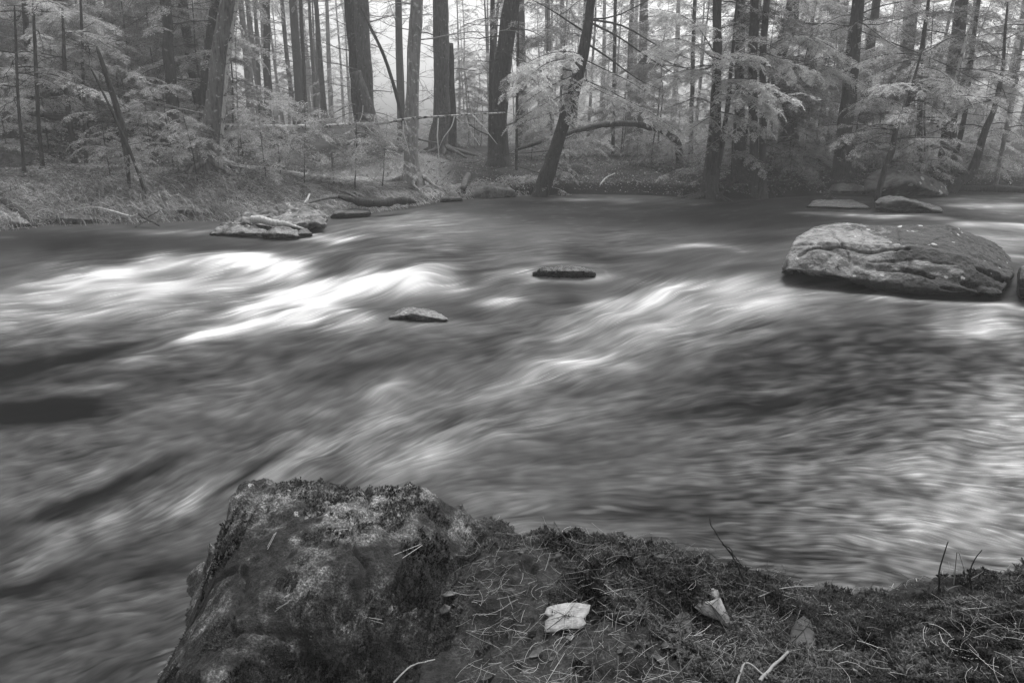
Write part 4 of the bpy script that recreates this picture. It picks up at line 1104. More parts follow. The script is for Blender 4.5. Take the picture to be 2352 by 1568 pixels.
rock("river_boulder", "large pale grey lichen-mottled boulder standing in the rapids at the right", np.concatenate([
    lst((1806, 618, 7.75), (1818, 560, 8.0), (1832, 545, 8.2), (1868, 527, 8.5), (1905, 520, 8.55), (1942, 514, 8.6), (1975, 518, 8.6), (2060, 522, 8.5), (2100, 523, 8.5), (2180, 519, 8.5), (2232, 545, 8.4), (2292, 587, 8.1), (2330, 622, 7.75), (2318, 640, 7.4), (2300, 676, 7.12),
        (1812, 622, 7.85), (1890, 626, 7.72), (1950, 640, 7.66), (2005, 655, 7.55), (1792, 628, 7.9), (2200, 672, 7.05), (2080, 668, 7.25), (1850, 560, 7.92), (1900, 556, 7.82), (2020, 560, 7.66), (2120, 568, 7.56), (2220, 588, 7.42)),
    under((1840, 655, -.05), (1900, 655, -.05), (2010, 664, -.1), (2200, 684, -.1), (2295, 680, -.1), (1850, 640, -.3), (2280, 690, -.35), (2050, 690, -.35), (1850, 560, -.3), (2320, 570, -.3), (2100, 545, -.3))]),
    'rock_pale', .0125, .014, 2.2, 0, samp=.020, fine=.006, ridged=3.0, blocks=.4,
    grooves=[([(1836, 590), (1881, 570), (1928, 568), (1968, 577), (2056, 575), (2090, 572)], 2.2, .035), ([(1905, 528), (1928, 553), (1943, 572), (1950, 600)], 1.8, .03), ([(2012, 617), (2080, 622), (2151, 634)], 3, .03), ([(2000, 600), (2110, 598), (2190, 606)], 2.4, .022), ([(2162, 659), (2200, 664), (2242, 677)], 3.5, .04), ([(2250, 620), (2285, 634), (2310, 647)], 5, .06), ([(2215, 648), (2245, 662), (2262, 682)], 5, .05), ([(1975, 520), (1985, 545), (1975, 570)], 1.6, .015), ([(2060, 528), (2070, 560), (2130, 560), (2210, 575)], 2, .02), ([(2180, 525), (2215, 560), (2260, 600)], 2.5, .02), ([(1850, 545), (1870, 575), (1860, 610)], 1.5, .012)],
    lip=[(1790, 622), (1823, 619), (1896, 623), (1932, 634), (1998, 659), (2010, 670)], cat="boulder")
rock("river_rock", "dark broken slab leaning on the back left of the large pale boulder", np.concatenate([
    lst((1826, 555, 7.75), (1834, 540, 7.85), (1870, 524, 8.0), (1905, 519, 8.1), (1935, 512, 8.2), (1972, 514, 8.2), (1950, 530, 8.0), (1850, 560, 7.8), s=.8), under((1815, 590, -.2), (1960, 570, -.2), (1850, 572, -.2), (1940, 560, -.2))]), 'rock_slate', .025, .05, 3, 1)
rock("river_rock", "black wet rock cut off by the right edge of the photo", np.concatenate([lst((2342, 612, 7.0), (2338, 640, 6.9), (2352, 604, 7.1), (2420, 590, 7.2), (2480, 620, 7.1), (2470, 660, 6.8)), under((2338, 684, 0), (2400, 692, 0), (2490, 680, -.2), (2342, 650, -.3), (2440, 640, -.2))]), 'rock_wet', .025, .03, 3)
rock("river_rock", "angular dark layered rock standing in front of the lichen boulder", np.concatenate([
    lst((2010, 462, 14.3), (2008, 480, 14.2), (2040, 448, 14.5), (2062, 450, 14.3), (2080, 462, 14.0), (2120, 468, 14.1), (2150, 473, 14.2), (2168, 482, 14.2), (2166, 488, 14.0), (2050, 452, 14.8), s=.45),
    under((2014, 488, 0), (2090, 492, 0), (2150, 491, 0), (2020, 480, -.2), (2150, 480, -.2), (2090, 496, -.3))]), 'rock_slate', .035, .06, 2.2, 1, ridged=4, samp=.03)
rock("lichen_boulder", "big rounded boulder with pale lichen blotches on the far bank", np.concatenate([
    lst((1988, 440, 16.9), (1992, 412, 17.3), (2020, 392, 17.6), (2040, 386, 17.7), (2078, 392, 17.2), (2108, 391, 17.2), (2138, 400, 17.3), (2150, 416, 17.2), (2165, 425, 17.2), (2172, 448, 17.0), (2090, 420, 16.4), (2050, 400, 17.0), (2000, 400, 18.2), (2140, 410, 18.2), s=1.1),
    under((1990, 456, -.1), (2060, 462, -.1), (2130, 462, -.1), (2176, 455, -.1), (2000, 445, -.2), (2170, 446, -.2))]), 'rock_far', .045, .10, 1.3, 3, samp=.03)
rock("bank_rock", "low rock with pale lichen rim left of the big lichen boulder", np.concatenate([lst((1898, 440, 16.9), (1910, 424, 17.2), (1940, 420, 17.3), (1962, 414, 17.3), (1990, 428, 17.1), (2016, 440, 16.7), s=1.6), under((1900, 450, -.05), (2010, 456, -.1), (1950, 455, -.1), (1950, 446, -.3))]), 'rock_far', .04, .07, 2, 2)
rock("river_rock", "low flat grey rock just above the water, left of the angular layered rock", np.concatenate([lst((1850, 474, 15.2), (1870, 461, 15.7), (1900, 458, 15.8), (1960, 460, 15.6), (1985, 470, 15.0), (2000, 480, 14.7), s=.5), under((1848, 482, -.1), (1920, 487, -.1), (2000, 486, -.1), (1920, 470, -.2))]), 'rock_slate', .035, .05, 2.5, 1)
# left rock group
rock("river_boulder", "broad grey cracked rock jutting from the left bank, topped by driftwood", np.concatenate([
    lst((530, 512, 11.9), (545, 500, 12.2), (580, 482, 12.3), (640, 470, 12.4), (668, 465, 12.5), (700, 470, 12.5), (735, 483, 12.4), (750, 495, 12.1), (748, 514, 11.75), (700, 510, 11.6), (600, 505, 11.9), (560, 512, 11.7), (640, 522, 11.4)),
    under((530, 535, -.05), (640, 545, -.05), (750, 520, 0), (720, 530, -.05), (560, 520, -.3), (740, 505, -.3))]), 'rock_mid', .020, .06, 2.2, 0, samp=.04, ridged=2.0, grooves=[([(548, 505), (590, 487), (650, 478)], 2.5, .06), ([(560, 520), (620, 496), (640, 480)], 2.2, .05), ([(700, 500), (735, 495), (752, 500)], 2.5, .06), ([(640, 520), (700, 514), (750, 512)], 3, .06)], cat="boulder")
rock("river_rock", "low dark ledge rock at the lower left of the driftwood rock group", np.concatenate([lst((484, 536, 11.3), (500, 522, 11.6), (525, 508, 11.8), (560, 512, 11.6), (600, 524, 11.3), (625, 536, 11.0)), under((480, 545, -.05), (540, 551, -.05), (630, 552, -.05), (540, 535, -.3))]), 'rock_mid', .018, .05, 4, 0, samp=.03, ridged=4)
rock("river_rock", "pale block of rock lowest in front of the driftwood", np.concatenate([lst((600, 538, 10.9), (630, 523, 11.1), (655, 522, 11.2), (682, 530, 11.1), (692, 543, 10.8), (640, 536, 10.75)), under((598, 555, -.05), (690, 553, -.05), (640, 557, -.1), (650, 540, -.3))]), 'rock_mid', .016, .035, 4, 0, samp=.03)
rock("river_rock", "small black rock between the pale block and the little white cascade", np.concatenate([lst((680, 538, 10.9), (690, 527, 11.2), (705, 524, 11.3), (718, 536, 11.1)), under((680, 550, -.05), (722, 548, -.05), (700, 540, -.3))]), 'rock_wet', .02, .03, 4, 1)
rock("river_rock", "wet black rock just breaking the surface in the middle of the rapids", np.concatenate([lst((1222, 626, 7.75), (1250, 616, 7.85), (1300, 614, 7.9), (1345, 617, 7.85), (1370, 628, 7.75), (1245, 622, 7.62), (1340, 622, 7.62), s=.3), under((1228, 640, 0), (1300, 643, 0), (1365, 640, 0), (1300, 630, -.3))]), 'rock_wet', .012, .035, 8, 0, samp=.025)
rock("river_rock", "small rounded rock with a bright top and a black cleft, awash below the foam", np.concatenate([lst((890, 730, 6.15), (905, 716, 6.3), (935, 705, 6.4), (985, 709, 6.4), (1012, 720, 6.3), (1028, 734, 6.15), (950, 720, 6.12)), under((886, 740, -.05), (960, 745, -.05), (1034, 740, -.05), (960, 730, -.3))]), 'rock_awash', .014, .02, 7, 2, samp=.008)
# far bank small rocks
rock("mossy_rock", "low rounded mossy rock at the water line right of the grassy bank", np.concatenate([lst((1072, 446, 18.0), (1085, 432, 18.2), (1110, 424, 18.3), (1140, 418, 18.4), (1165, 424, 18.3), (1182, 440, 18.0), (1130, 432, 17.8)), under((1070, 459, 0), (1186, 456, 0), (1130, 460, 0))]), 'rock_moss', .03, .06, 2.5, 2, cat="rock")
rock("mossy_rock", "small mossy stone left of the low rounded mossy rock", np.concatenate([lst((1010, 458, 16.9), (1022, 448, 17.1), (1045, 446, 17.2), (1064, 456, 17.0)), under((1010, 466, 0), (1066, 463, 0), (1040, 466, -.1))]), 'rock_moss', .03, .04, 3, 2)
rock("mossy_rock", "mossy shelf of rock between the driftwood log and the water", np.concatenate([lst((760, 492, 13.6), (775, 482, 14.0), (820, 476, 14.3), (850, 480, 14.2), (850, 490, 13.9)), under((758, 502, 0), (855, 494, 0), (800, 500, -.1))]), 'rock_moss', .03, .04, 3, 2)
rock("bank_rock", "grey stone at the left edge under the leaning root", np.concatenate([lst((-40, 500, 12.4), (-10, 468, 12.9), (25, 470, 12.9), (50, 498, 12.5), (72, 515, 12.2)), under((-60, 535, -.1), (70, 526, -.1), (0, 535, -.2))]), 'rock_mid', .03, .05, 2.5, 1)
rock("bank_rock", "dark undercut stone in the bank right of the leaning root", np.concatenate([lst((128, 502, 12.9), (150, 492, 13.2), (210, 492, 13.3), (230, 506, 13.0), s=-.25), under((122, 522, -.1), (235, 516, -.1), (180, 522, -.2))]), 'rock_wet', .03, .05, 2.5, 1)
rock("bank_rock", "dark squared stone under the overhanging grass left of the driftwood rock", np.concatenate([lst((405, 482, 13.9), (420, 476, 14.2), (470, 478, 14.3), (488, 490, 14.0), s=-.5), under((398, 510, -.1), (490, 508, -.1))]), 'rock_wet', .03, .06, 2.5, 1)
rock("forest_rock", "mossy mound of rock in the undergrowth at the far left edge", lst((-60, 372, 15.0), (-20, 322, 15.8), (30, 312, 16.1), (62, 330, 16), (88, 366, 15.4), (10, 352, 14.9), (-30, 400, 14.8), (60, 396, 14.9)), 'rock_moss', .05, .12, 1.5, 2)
q = near_point(1640, 1372, 0)
rock("quartz_stone", "small pale stone on the soil above the pointed leaf", q + np.array([[-.022, 0, -.02], [.022, 0, -.02], [-.015, .01, .018], [.014, .012, .02], [0, -.018, .012], [0, .025, .016], [.018, -.012, -.02], [-.02, -.01, -.02]]), 'leaf_white', .004, .004, 30, 1, samp=.002, fine=.001, cat="stone")

# ---------------------------------------------------------------- driftwood, logs
M['birch_log'] = bark_mat('peeling_birch_bark', .28, .6, .9, .05, 1.2)
def log(name, label, pts, mat, m=26, n=12, cat="log", rough=.35, branches=(), group=None, bmat=None):
    """pts: (u, v, distance, width in photo pixels)"""
    pts = np.array(pts, float)
    W = np.c_[D(pts[:, 0], pts[:, 1], pts[:, 2]), pts[:, 3] / 2 * pts[:, 2] / F]
    S = smooth_path(W, m)
    C, r = S[:, :3], S[:, 3]
    C = C + r[:, None] * .35 * np.stack([fbm(C * 3, 2, 61), fbm(C * 3, 2, 62), fbm(C * 3, 2, 63)], -1)
    mb = MB(); tubes(mb, C, r, n, rough)
    tubes(mb, C[[1, 0]] , np.array([r[0] * .98, r[0] * .9]), n, rough)
    o = mb.build(name, M[mat], origin=C[0]); tag(o, label, cat, group)
    for b in branches:
        b = np.array(b, float)
        Wb = np.c_[D(b[:, 0], b[:, 1], b[:, 2]), b[:, 3] / 2 * b[:, 2] / F]
        Sb = smooth_path(Wb, 10)
        mb = MB(); tubes(mb, Sb[:, :3] + Sb[:, 3:] * .8 * np.stack([fbm(Sb[:, :3] * 9, 2, 64), fbm(Sb[:, :3] * 9, 2, 65), fbm(Sb[:, :3] * 9, 2, 66)], -1), np.maximum(Sb[:, 3], .003), 6, .2)
        mb.build("branch", M[bmat or mat], parent=o, origin=C[0])
    return o
log("driftwood", "short broken bleached log lying on the grey cracked rock", [(578, 503, 11.5, 15), (600, 504, 11.45, 17), (640, 512, 11.4, 15), (672, 519, 11.4, 8), (700, 526, 11.4, 3)], 'twig_pale', cat="driftwood", branches=[[(634, 508, 11.4, 5), (644, 503, 11.4, 3), (652, 497, 11.4, 1.5)]])
log("driftwood_log", "black rotting log at the water edge with a long bare limb to the left", [(776, 452, 14.3, 8), (810, 460, 14.2, 16), (850, 465, 14.2, 18), (900, 463, 14.4, 17), (940, 462, 14.6, 13), (955, 466, 14.6, 6)], 'wet_wood', cat="log", rough=.6,
    branches=[[(775, 451, 14.3, 9), (750, 455, 14.0, 7), (720, 463, 13.6, 7), (695, 470, 13.2, 5)], [(822, 455, 14.3, 6), (800, 445, 14.5, 6), (778, 437, 14.7, 4)]], bmat='bark_brown')
log("fallen_log", "broad dark fallen log lying across the far water at the right edge", [(2160, 438, 20.2, 10), (2200, 436, 20.0, 15), (2280, 435, 19.8, 17), (2360, 437, 19.6, 17), (2500, 442, 19.2, 18)], 'wet_wood', rough=.3, branches=[[(2252, 434, 20.8, 4), (2240, 425, 20.8, 3), (2226, 420, 20.8, 2)], [(2330, 430, 20.6, 4), (2315, 420, 20.6, 3), (2300, 410, 20.6, 2)]])
log("fallen_birch", "pale thin fallen trunk hanging level across the far bank with drooping white twigs", [(500, 296, 16.8, 12), (560, 294, 16.9, 12), (680, 292, 17.0, 11), (800, 287, 17.2, 8), (880, 282, 17.3, 6), (960, 271, 17.3, 5), (1060, 264, 17.3, 4), (1165, 259, 17.3, 2.5)], 'birch_log', m=50, rough=.5, bmat='twig_pale',
    branches=[[(926, 276, 17.3, 3), (926, 300, 17.2, 3), (934, 330, 17.1, 2.5), (941, 356, 17, 1.5)], [(930, 276, 17.3, 2.6), (937, 300, 17.2, 2), (935, 308, 17.2, 1)], [(1006, 272, 17.3, 3), (1005, 310, 17.1, 3), (1008, 360, 17, 2.2), (1012, 408, 17, 1.5)],
              [(1044, 266, 17.3, 3), (1038, 290, 17.2, 2.4), (1020, 315, 17.1, 2), (1008, 340, 17.1, 1)], [(1084, 262, 17.3, 2.6), (1105, 285, 17.1, 2.2), (1142, 332, 17, 1.5)], [(1070, 268, 17.3, 2.2), (1080, 300, 17.2, 1.8), (1102, 334, 17.1, 1.2)],
              [(1046, 268, 17.3, 1.5), (1060, 280, 17.3, 1.4), (1090, 285, 17.3, 1)], [(835, 284, 17.2, 2.4), (850, 300, 17.2, 2), (868, 312, 17.2, 1)], [(824, 284, 17.2, 2.4), (832, 262, 17.2, 2.2), (834, 242, 17.2, 1.5)], [(860, 283, 17.2, 2), (860, 272, 17.2, 2), (863, 262, 17.2, 1)],
              [(679, 290, 17, 2), (682, 278, 17, 1.6), (690, 268, 17, 1)], [(788, 286, 17.2, 2), (790, 272, 17.2, 1.5)], [(1084, 262, 17.3, 2.2), (1083, 250, 17.3, 1.8), (1080, 244, 17.3, 1)]])
log("fallen_log", "thin dark log lying level through the undergrowth at the far left", [(8, 254, 18.5, 11), (80, 262, 18.5, 12), (160, 272, 18.6, 12), (240, 277, 18.8, 10), (300, 280, 19, 8)], 'wet_wood', rough=.25)
log("tree_stump", "dark upright stump at the far left edge under the level log", [(24, 322, 18.4, 26), (20, 290, 18.4, 24), (20, 254, 18.4, 25)], 'wet_wood', m=10, cat="stump", rough=.2)
log("drift_stick", "curved pale stick lying low over the water in front of the grassy bank", [(150, 484, 13.1, 2), (215, 476, 13.2, 3), (262, 486, 12.9, 4), (300, 497, 12.7, 4), (318, 492, 12.6, 4)], 'twig_pale', n=6, cat="stick", branches=[[(318, 492, 12.6, 5), (340, 505, 12.4, 5), (366, 518, 12.2, 3)], [(345, 505, 12.4, 3), (330, 510, 12.3, 3), (310, 522, 12.1, 2)], [(340, 500, 12.5, 3), (365, 484, 12.6, 1.5)]], bmat='wet_wood')
log("leaning_root", "dark slanting root stub rising from the water at the left edge", [(4, 462, 13.0, 14), (30, 476, 12.8, 18), (52, 492, 12.6, 18), (62, 512, 12.4, 14)], 'wet_wood', m=10, cat="root")
log("log_stub", "short mossy log end pointing at the river above the low rounded mossy rock", [(1064, 432, 17.9, 14), (1068, 420, 18.3, 14), (1076, 402, 19.2, 13)], 'bark_brown', m=8, cat="log")
log("drift_branch", "short pale broken stick standing in the straw left of the black rotting log", [(698, 470, 13.4, 6), (706, 458, 13.5, 6), (711, 446, 13.6, 3)], 'twig_pale', m=8, n=6, cat="stick")
log("arched_tree", "bare arched trunk bent over the forest floor behind the leaning water edge tree", [(1562, 374, 21.5, 18), (1560, 350, 21.5, 16), (1553, 327, 21.4, 15), (1526, 303, 21.2, 13), (1475, 288, 20.8, 13), (1419, 283, 20.4, 13), (1359, 292, 20, 12), (1310, 305, 19.6, 10), (1278, 316, 19.4, 9), (1230, 330, 19.2, 8), (1183, 346, 19, 5)], 'bark', m=50, cat="tree")
log("fallen_pole", "thin fallen pole lying on the ground left of the straight broad trunk", [(957, 318, 22, 5), (985, 325, 22, 4), (1010, 328, 22, 4)], 'dead_wood', m=6, n=6, cat="pole")
log("fallen_branch", "pale dead branch lying on the far bank right of the leaning tree foot", [(1378, 425, 18.6, 3), (1392, 408, 18.9, 3), (1412, 398, 19.2, 2.5)], 'twig_pale', m=8, n=5, cat="branch")
# ---------------------------------------------------------------- foliage: flat hemlock sprays made of leaf-sized faces
def frond_proto(n, sub, w, seed, droop=.28):
    """unit spray along +x: n pairs of side twigs, each with sub pairs of leaflets; returns (verts, quads)"""
    r = np.random.default_rng(seed)
    V, Q = [], []
    def dia(p, d, ln, wd, up):
        d = d / np.linalg.norm(d); s = np.cross(up, d); s /= np.linalg.norm(s) + 1e-9
        b = len(V)
        V.extend([p, p + d * ln * .45 + s * wd, p + d * ln, p + d * ln * .45 - s * wd]); Q.append([b, b + 1, b + 2, b + 3])
    up = np.array([0, 0, 1.])
    for i in range(n):
        t = (i + .5) / n
        for s in (-1, 1):
            tt = t + r.uniform(-.4, .4) / n
            ls = (.46 * (1 - tt) ** .75 + .07) * r.uniform(.7, 1.2)
            a = math.radians(r.uniform(45, 65)) * s
            p0 = np.array([tt, 0, -droop * tt * tt])
            d = np.array([math.cos(a), math.sin(a), r.uniform(-.25, .1)])
            tilt = up + r.normal(0, .25, 3)
            if sub == 0:
                dia(p0, d, ls, w * 1.6, tilt)
            else:
                for k in range(sub):
                    f = (k + .3) / sub
                    pk = p0 + d * ls * f - up * .12 * ls * f * f
                    lk = (ls * 1.3 / sub * (1 - f * .5) + .02) * r.uniform(.7, 1.2)
                    for q in (-1, 1):
                        aa = a + q * math.radians(r.uniform(38, 58))
                        dia(pk, np.array([math.cos(aa), math.sin(aa), r.uniform(-.35, .05)]), lk, w, tilt)
                dia(p0 + d * ls * .7 - up * .08 * ls, d, ls * .4, w, tilt)
    dia(np.array([.85, 0, -droop * .8]), np.array([1, 0, -.4]), .18, w, up)
    return np.array(V), np.array(Q)
FR_HI = [frond_proto(9, 4, .026, 100 + i) for i in range(5)]
FR_MID = [frond_proto(8, 3, .024, 120 + i) for i in range(5)]
FR_LO = [frond_proto(7, 0, .035, 140 + i) for i in range(4)]

def fronds(mb, O, Dr, ln, protos, seed, tilt=.35, flat=1.0):
    r = np.random.default_rng(seed)
    Dr = unit(np.asarray(Dr)); K = len(O)
    if K == 0: return
    up = unit(np.array([0, 0, 1.]) + r.normal(0, tilt, (K, 3)))
    Y = unit(np.cross(up, Dr)); Z = np.cross(Dr, Y)
    which = r.integers(0, len(protos), K)
    for w, (V, Q) in enumerate(protos):
        s = which == w
        if not s.any(): continue
        B = np.stack([Dr[s], Y[s] * flat, Z[s]], 1) * ln[s][:, None, None]
        W = np.einsum('vi,kij->kvj', V, B) + O[s][:, None]
        k = int(s.sum())
        QQ = (Q[None] + (np.arange(k) * len(V))[:, None, None]).reshape(-1, 4)
        mb.add(W.reshape(-1, 3), QQ)

def limb_paths(O, az, ln, rise, droop, m, r, wander=.12):
    """K curved limbs from origins O: az azimuth, rise = initial slope, droop = how much they bend down"""
    K = len(O)
    t = np.linspace(0, 1, m)[None, :]
    d = np.stack([np.cos(az), np.sin(az)], -1)
    side = np.stack([-np.sin(az), np.cos(az)], -1)
    wv = np.cumsum(r.normal(0, wander, (K, m)), 1) * ln[:, None] / m
    wz = np.cumsum(r.normal(0, wander, (K, m)), 1) * ln[:, None] / m
    wv[:, 0] = 0; wz[:, 0] = 0
    xy = O[:, None, :2] + d[:, None] * (ln[:, None] * t)[..., None] + side[:, None] * wv[..., None]
    z = O[:, 2:3] + ln[:, None] * (rise[:, None] * t - droop[:, None] * t * t) + wz
    return np.concatenate([xy, z[..., None]], -1)

def foliage_on(mb, C, spread, protos, seed, start=.3, step=.11, tilt=.3):
    """fronds on both sides of the limbs C (K, m, 3); spread = frond length at the widest"""
    r = np.random.default_rng(seed)
    O, Dd, Ln = [], [], []
    for k in range(len(C)):
        c = C[k]; L_ = np.linalg.norm(np.diff(c, axis=0), axis=1).sum()
        nn = max(3, int(L_ * (1 - start) / step))
        s = start + (1 - start) * (np.arange(nn) + r.uniform(0, 1, nn)) / nn
        s = np.clip(s, 0, .999)
        f = s * (len(c) - 1); i = f.astype(int); fr = (f - i)[:, None]
        p = c[i] * (1 - fr) + c[i + 1] * fr
        td = unit(c[i + 1] - c[i])
        sd = np.where(np.arange(nn) % 2, 1., -1.)[:, None]
        lat = unit(np.cross(td, np.array([0, 0, 1.])))
        d = unit(td * r.uniform(.4, 1.0, (nn, 1)) + lat * sd * r.uniform(.7, 1.1, (nn, 1)) + np.array([0, 0, 1.]) * r.normal(-.12, .18, (nn, 1)))
        sp = spread if np.isscalar(spread) else spread[k]
        O.append(p); Dd.append(d); Ln.append(sp * (.45 + .55 * np.sin(np.clip((1 - s) / (1 - start) * 1.3 + .35, 0, math.pi))) * r.uniform(.7, 1.25, nn))
        O.append(c[-1:]); Dd.append(td[-1:] + [[0, 0, -.15]]); Ln.append(np.array([sp * .8]))
    fronds(mb, np.concatenate(O), np.concatenate(Dd), np.concatenate(Ln), protos, seed, tilt)

def subtwigs(C, n, r, lf=.35, m=4):
    """dead side twigs of limbs C"""
    K, mm_, _ = C.shape
    k = np.repeat(np.arange(K), n); s = r.uniform(.2, .97, K * n) * (mm_ - 1); i = np.minimum(s.astype(int), mm_ - 2); f = (s - i)[:, None]
    p = C[k, i] * (1 - f) + C[k, i + 1] * f; td = unit(C[k, i + 1] - C[k, i])
    L_ = np.linalg.norm(C[k, -1] - C[k, 0], axis=1) * lf * r.uniform(.4, 1.2, K * n)
    d = unit(td + r.normal(0, .65, (K * n, 3))); d2 = unit(d + r.normal(0, .5, (K * n, 3)))
    t = np.linspace(0, 1, m)[None, :, None]
    return p[:, None] + L_[:, None, None] * (d[:, None] * t * .7 + d2[:, None] * t * t * .4)

TREES = {}
def build_tree(t, idx):
    r = np.random.default_rng(900 + idx)
    pts = np.array(t['pts'], float); d0 = t['d']
    W = D(pts[:, 0], pts[:, 1], d0 + t['tilt'] * np.arange(len(pts)))
    rad = pts[:, 2] / 2 * d0 / F
    base = W[0].copy()
    gz = float(ground_z(np.array([base[0]]), np.array([base[1]]))[0])
    # extend below the ground and above the view
    dn = W[0] + (W[0] - W[1]) / max(1e-3, np.linalg.norm(W[0] - W[1])) * .5
    dn[2] = min(dn[2], gz - .25)
    up = unit(W[-1] - W[-2])
    rows = [np.r_[dn, rad[0] * 1.25]] + [np.r_[w, q] for w, q in zip(W, rad)]
    if t['top'] > .05:
        rows.append(np.r_[W[-1] + up * t['top'] * .5, rad[-1] * .8]); rows.append(np.r_[W[-1] + up * t['top'], max(.012, rad[-1] * .5)])
    S = smooth_path(np.array(rows), 44)
    C, rr = S[:, :3].copy(), np.maximum(S[:, 3], .01)
    hh = C[:, 2] - gz
    if t['flare'] > 1 and rad[0] > .08:
        rr = rr * (1 + (t['flare'] - 1) * .5 * np.exp(-np.maximum(hh, 0) / .22))
    mean_r = float(rad.mean())
    C[:, 0] += mean_r * .25 * fbm(C * .9, 2, idx); C[:, 1] += mean_r * .25 * fbm(C * .9, 2, idx + 50)
    root = empty(t['name'], base)
    tag(root, t['label'], t['cat'], t['group'])
    mb = MB()
    n = 14 if mean_r > .12 else (9 if mean_r > .05 else 7)
    tubes(mb, C, rr, n, .22 if mean_r > .1 else .15)
    if t['flare'] > 1.3 and rad[0] > .15:                      # root buttresses
        K = 16 if 'rooted' in t['label'] or 'roots spreading' in t['label'] else 7; a = r.uniform(0, 2 * math.pi, K)
        RC = []
        for k in range(K):
            l = r.uniform(1.6, 3.6) * rad[0] * (2.2 if K > 7 else 1)
            tt = np.linspace(0, 1, 9)
            x = base[0] + np.cos(a[k]) * (rad[0] * .5 + l * tt) + .06 * np.sin(tt * 7 + k); y = base[1] + np.sin(a[k]) * (rad[0] * .5 + l * tt)
            z = ground_z(x, y); z = np.maximum(z, -.05)
            z = z * tt + (1 - tt) * (gz + rad[0] * .8 * (1 - tt)) + .02
            RC.append(np.stack([x, y, z], -1))
        tubes(mb, np.array(RC), np.linspace(rad[0] * .30, rad[0] * .06, 9)[None].repeat(K, 0), 8, .3)
    # dead limbs
    vis = (C[:, 2] > gz + .6)
    ids = np.where(vis)[0]
    if t['dead'] and len(ids) > 3:
        K = t['dead']
        i = ids[r.integers(0, len(ids), K)]
        O = C[i]
        l = r.uniform(.5, 1.7, K) * min(1.6, .5 + mean_r * 6)
        LC = limb_paths(O, r.uniform(0, 2 * math.pi, K), l, r.uniform(-.35, .45, K), r.uniform(-.35, .35, K), 7, r)
        th = np.clip(mean_r * .11, .006, .02)
        tubes(mb, LC, np.linspace(th, .004, 7)[None].repeat(K, 0) * r.uniform(.7, 1.2, (K, 1)), 4, 0, cap=False)
        S1 = subtwigs(LC, 5, r)
        tubes(mb, S1, np.linspace(.0055, .003, 4)[None].repeat(len(S1), 0), 3, 0, cap=False)
        S2 = subtwigs(S1, 2, r, .6, 3)
        tubes(mb, S2, np.linspace(.0035, .002, 3)[None].repeat(len(S2), 0), 3, 0, cap=False)
    mb.build("trunk", M[t['mat']], parent=root, origin=base)
    if t['green']:
        K = t['green']
        ids2 = ids[ids > ids[0] + int(len(ids) * t['g0'])]
        i = ids2[r.integers(0, len(ids2), K)]
        O = C[i]
        l = r.uniform(1.0, 2.2, K)
        GC = limb_paths(O, r.uniform(0, 2 * math.pi, K), l, r.uniform(0, .35, K), r.uniform(.25, .6, K), 7, r, .08)
        mb = MB(); tubes(mb, GC, np.linspace(.016, .004, 7)[None].repeat(K, 0), 4, 0, cap=False)
        mb.build("branches", M['bark'], parent=root, origin=base)
        mb = MB(); foliage_on(mb, GC, .36, FR_MID, 5000 + idx, .2, .11, .2)
        mb.build("crown", M[t['leaf']], parent=root, origin=base, smooth=False)
    t['C'] = C; t['root'] = root; t['base'] = base
    TREES[t['label']] = t
    return root
for i, t in enumerate(T):
    build_tree(t, i)

# big individually measured boughs: start, middle, end (u, v, distance), frond length, owner label fragment
def bough(owner, pts, spread, mat='leaf_bright', start=.15, step=.115, r0=.02, seed=0, protos=None, tilt=.16):
    t = next(x for x in T if owner in x['label'])
    W = smooth_path(D(np.array(pts)[:, 0], np.array(pts)[:, 1], np.array(pts)[:, 2]), 12)
    mb = MB(); tubes(mb, W, np.linspace(r0, .004, 12), 5, .1)
    b = mb.build("limb", M['bark'], parent=t['root'], origin=t['base'])
    spread *= .85
    if spread:
        mb = MB()
        r = np.random.default_rng(seed + int(pts[0][0]))
        foliage_on(mb, W[None], spread, protos or FR_HI, seed + int(pts[0][0]) + int(pts[-1][1]), start, step, tilt)
        # side branchlets give the bough depth
        k = max(2, int(np.linalg.norm(W[-1] - W[0]) / .5))
        SC = []
        for q in range(k * 2):
            s = r.uniform(start, .9); i = int(s * 11); p = W[i]; td = unit(W[min(i + 1, 11)] - W[i - 1])
            lat = unit(np.cross(td, [0, 0, 1.])) * (1 if q % 2 else -1)
            d = unit(td * .7 + lat * .8 + [0, 0, -.1]); l = spread * r.uniform(1.5, 3.0) * (1.2 - s)
            tt = np.linspace(0, 1, 6)[:, None]
            SC.append(p + d * l * tt + np.array([0, 0, -.35 * l]) * tt ** 2)
        SC = np.array(SC)
        tubes(mb, SC, np.full((len(SC), 6), .004), 3, 0, cap=False)
        foliage_on(mb, SC, spread * .8, protos or FR_HI, seed + 3, .2, step, tilt)
        o = mb.build("spray", M[mat], parent=b, smooth=False, origin=t['base'])
    return b
LT = "leaning steeply out of the water edge"
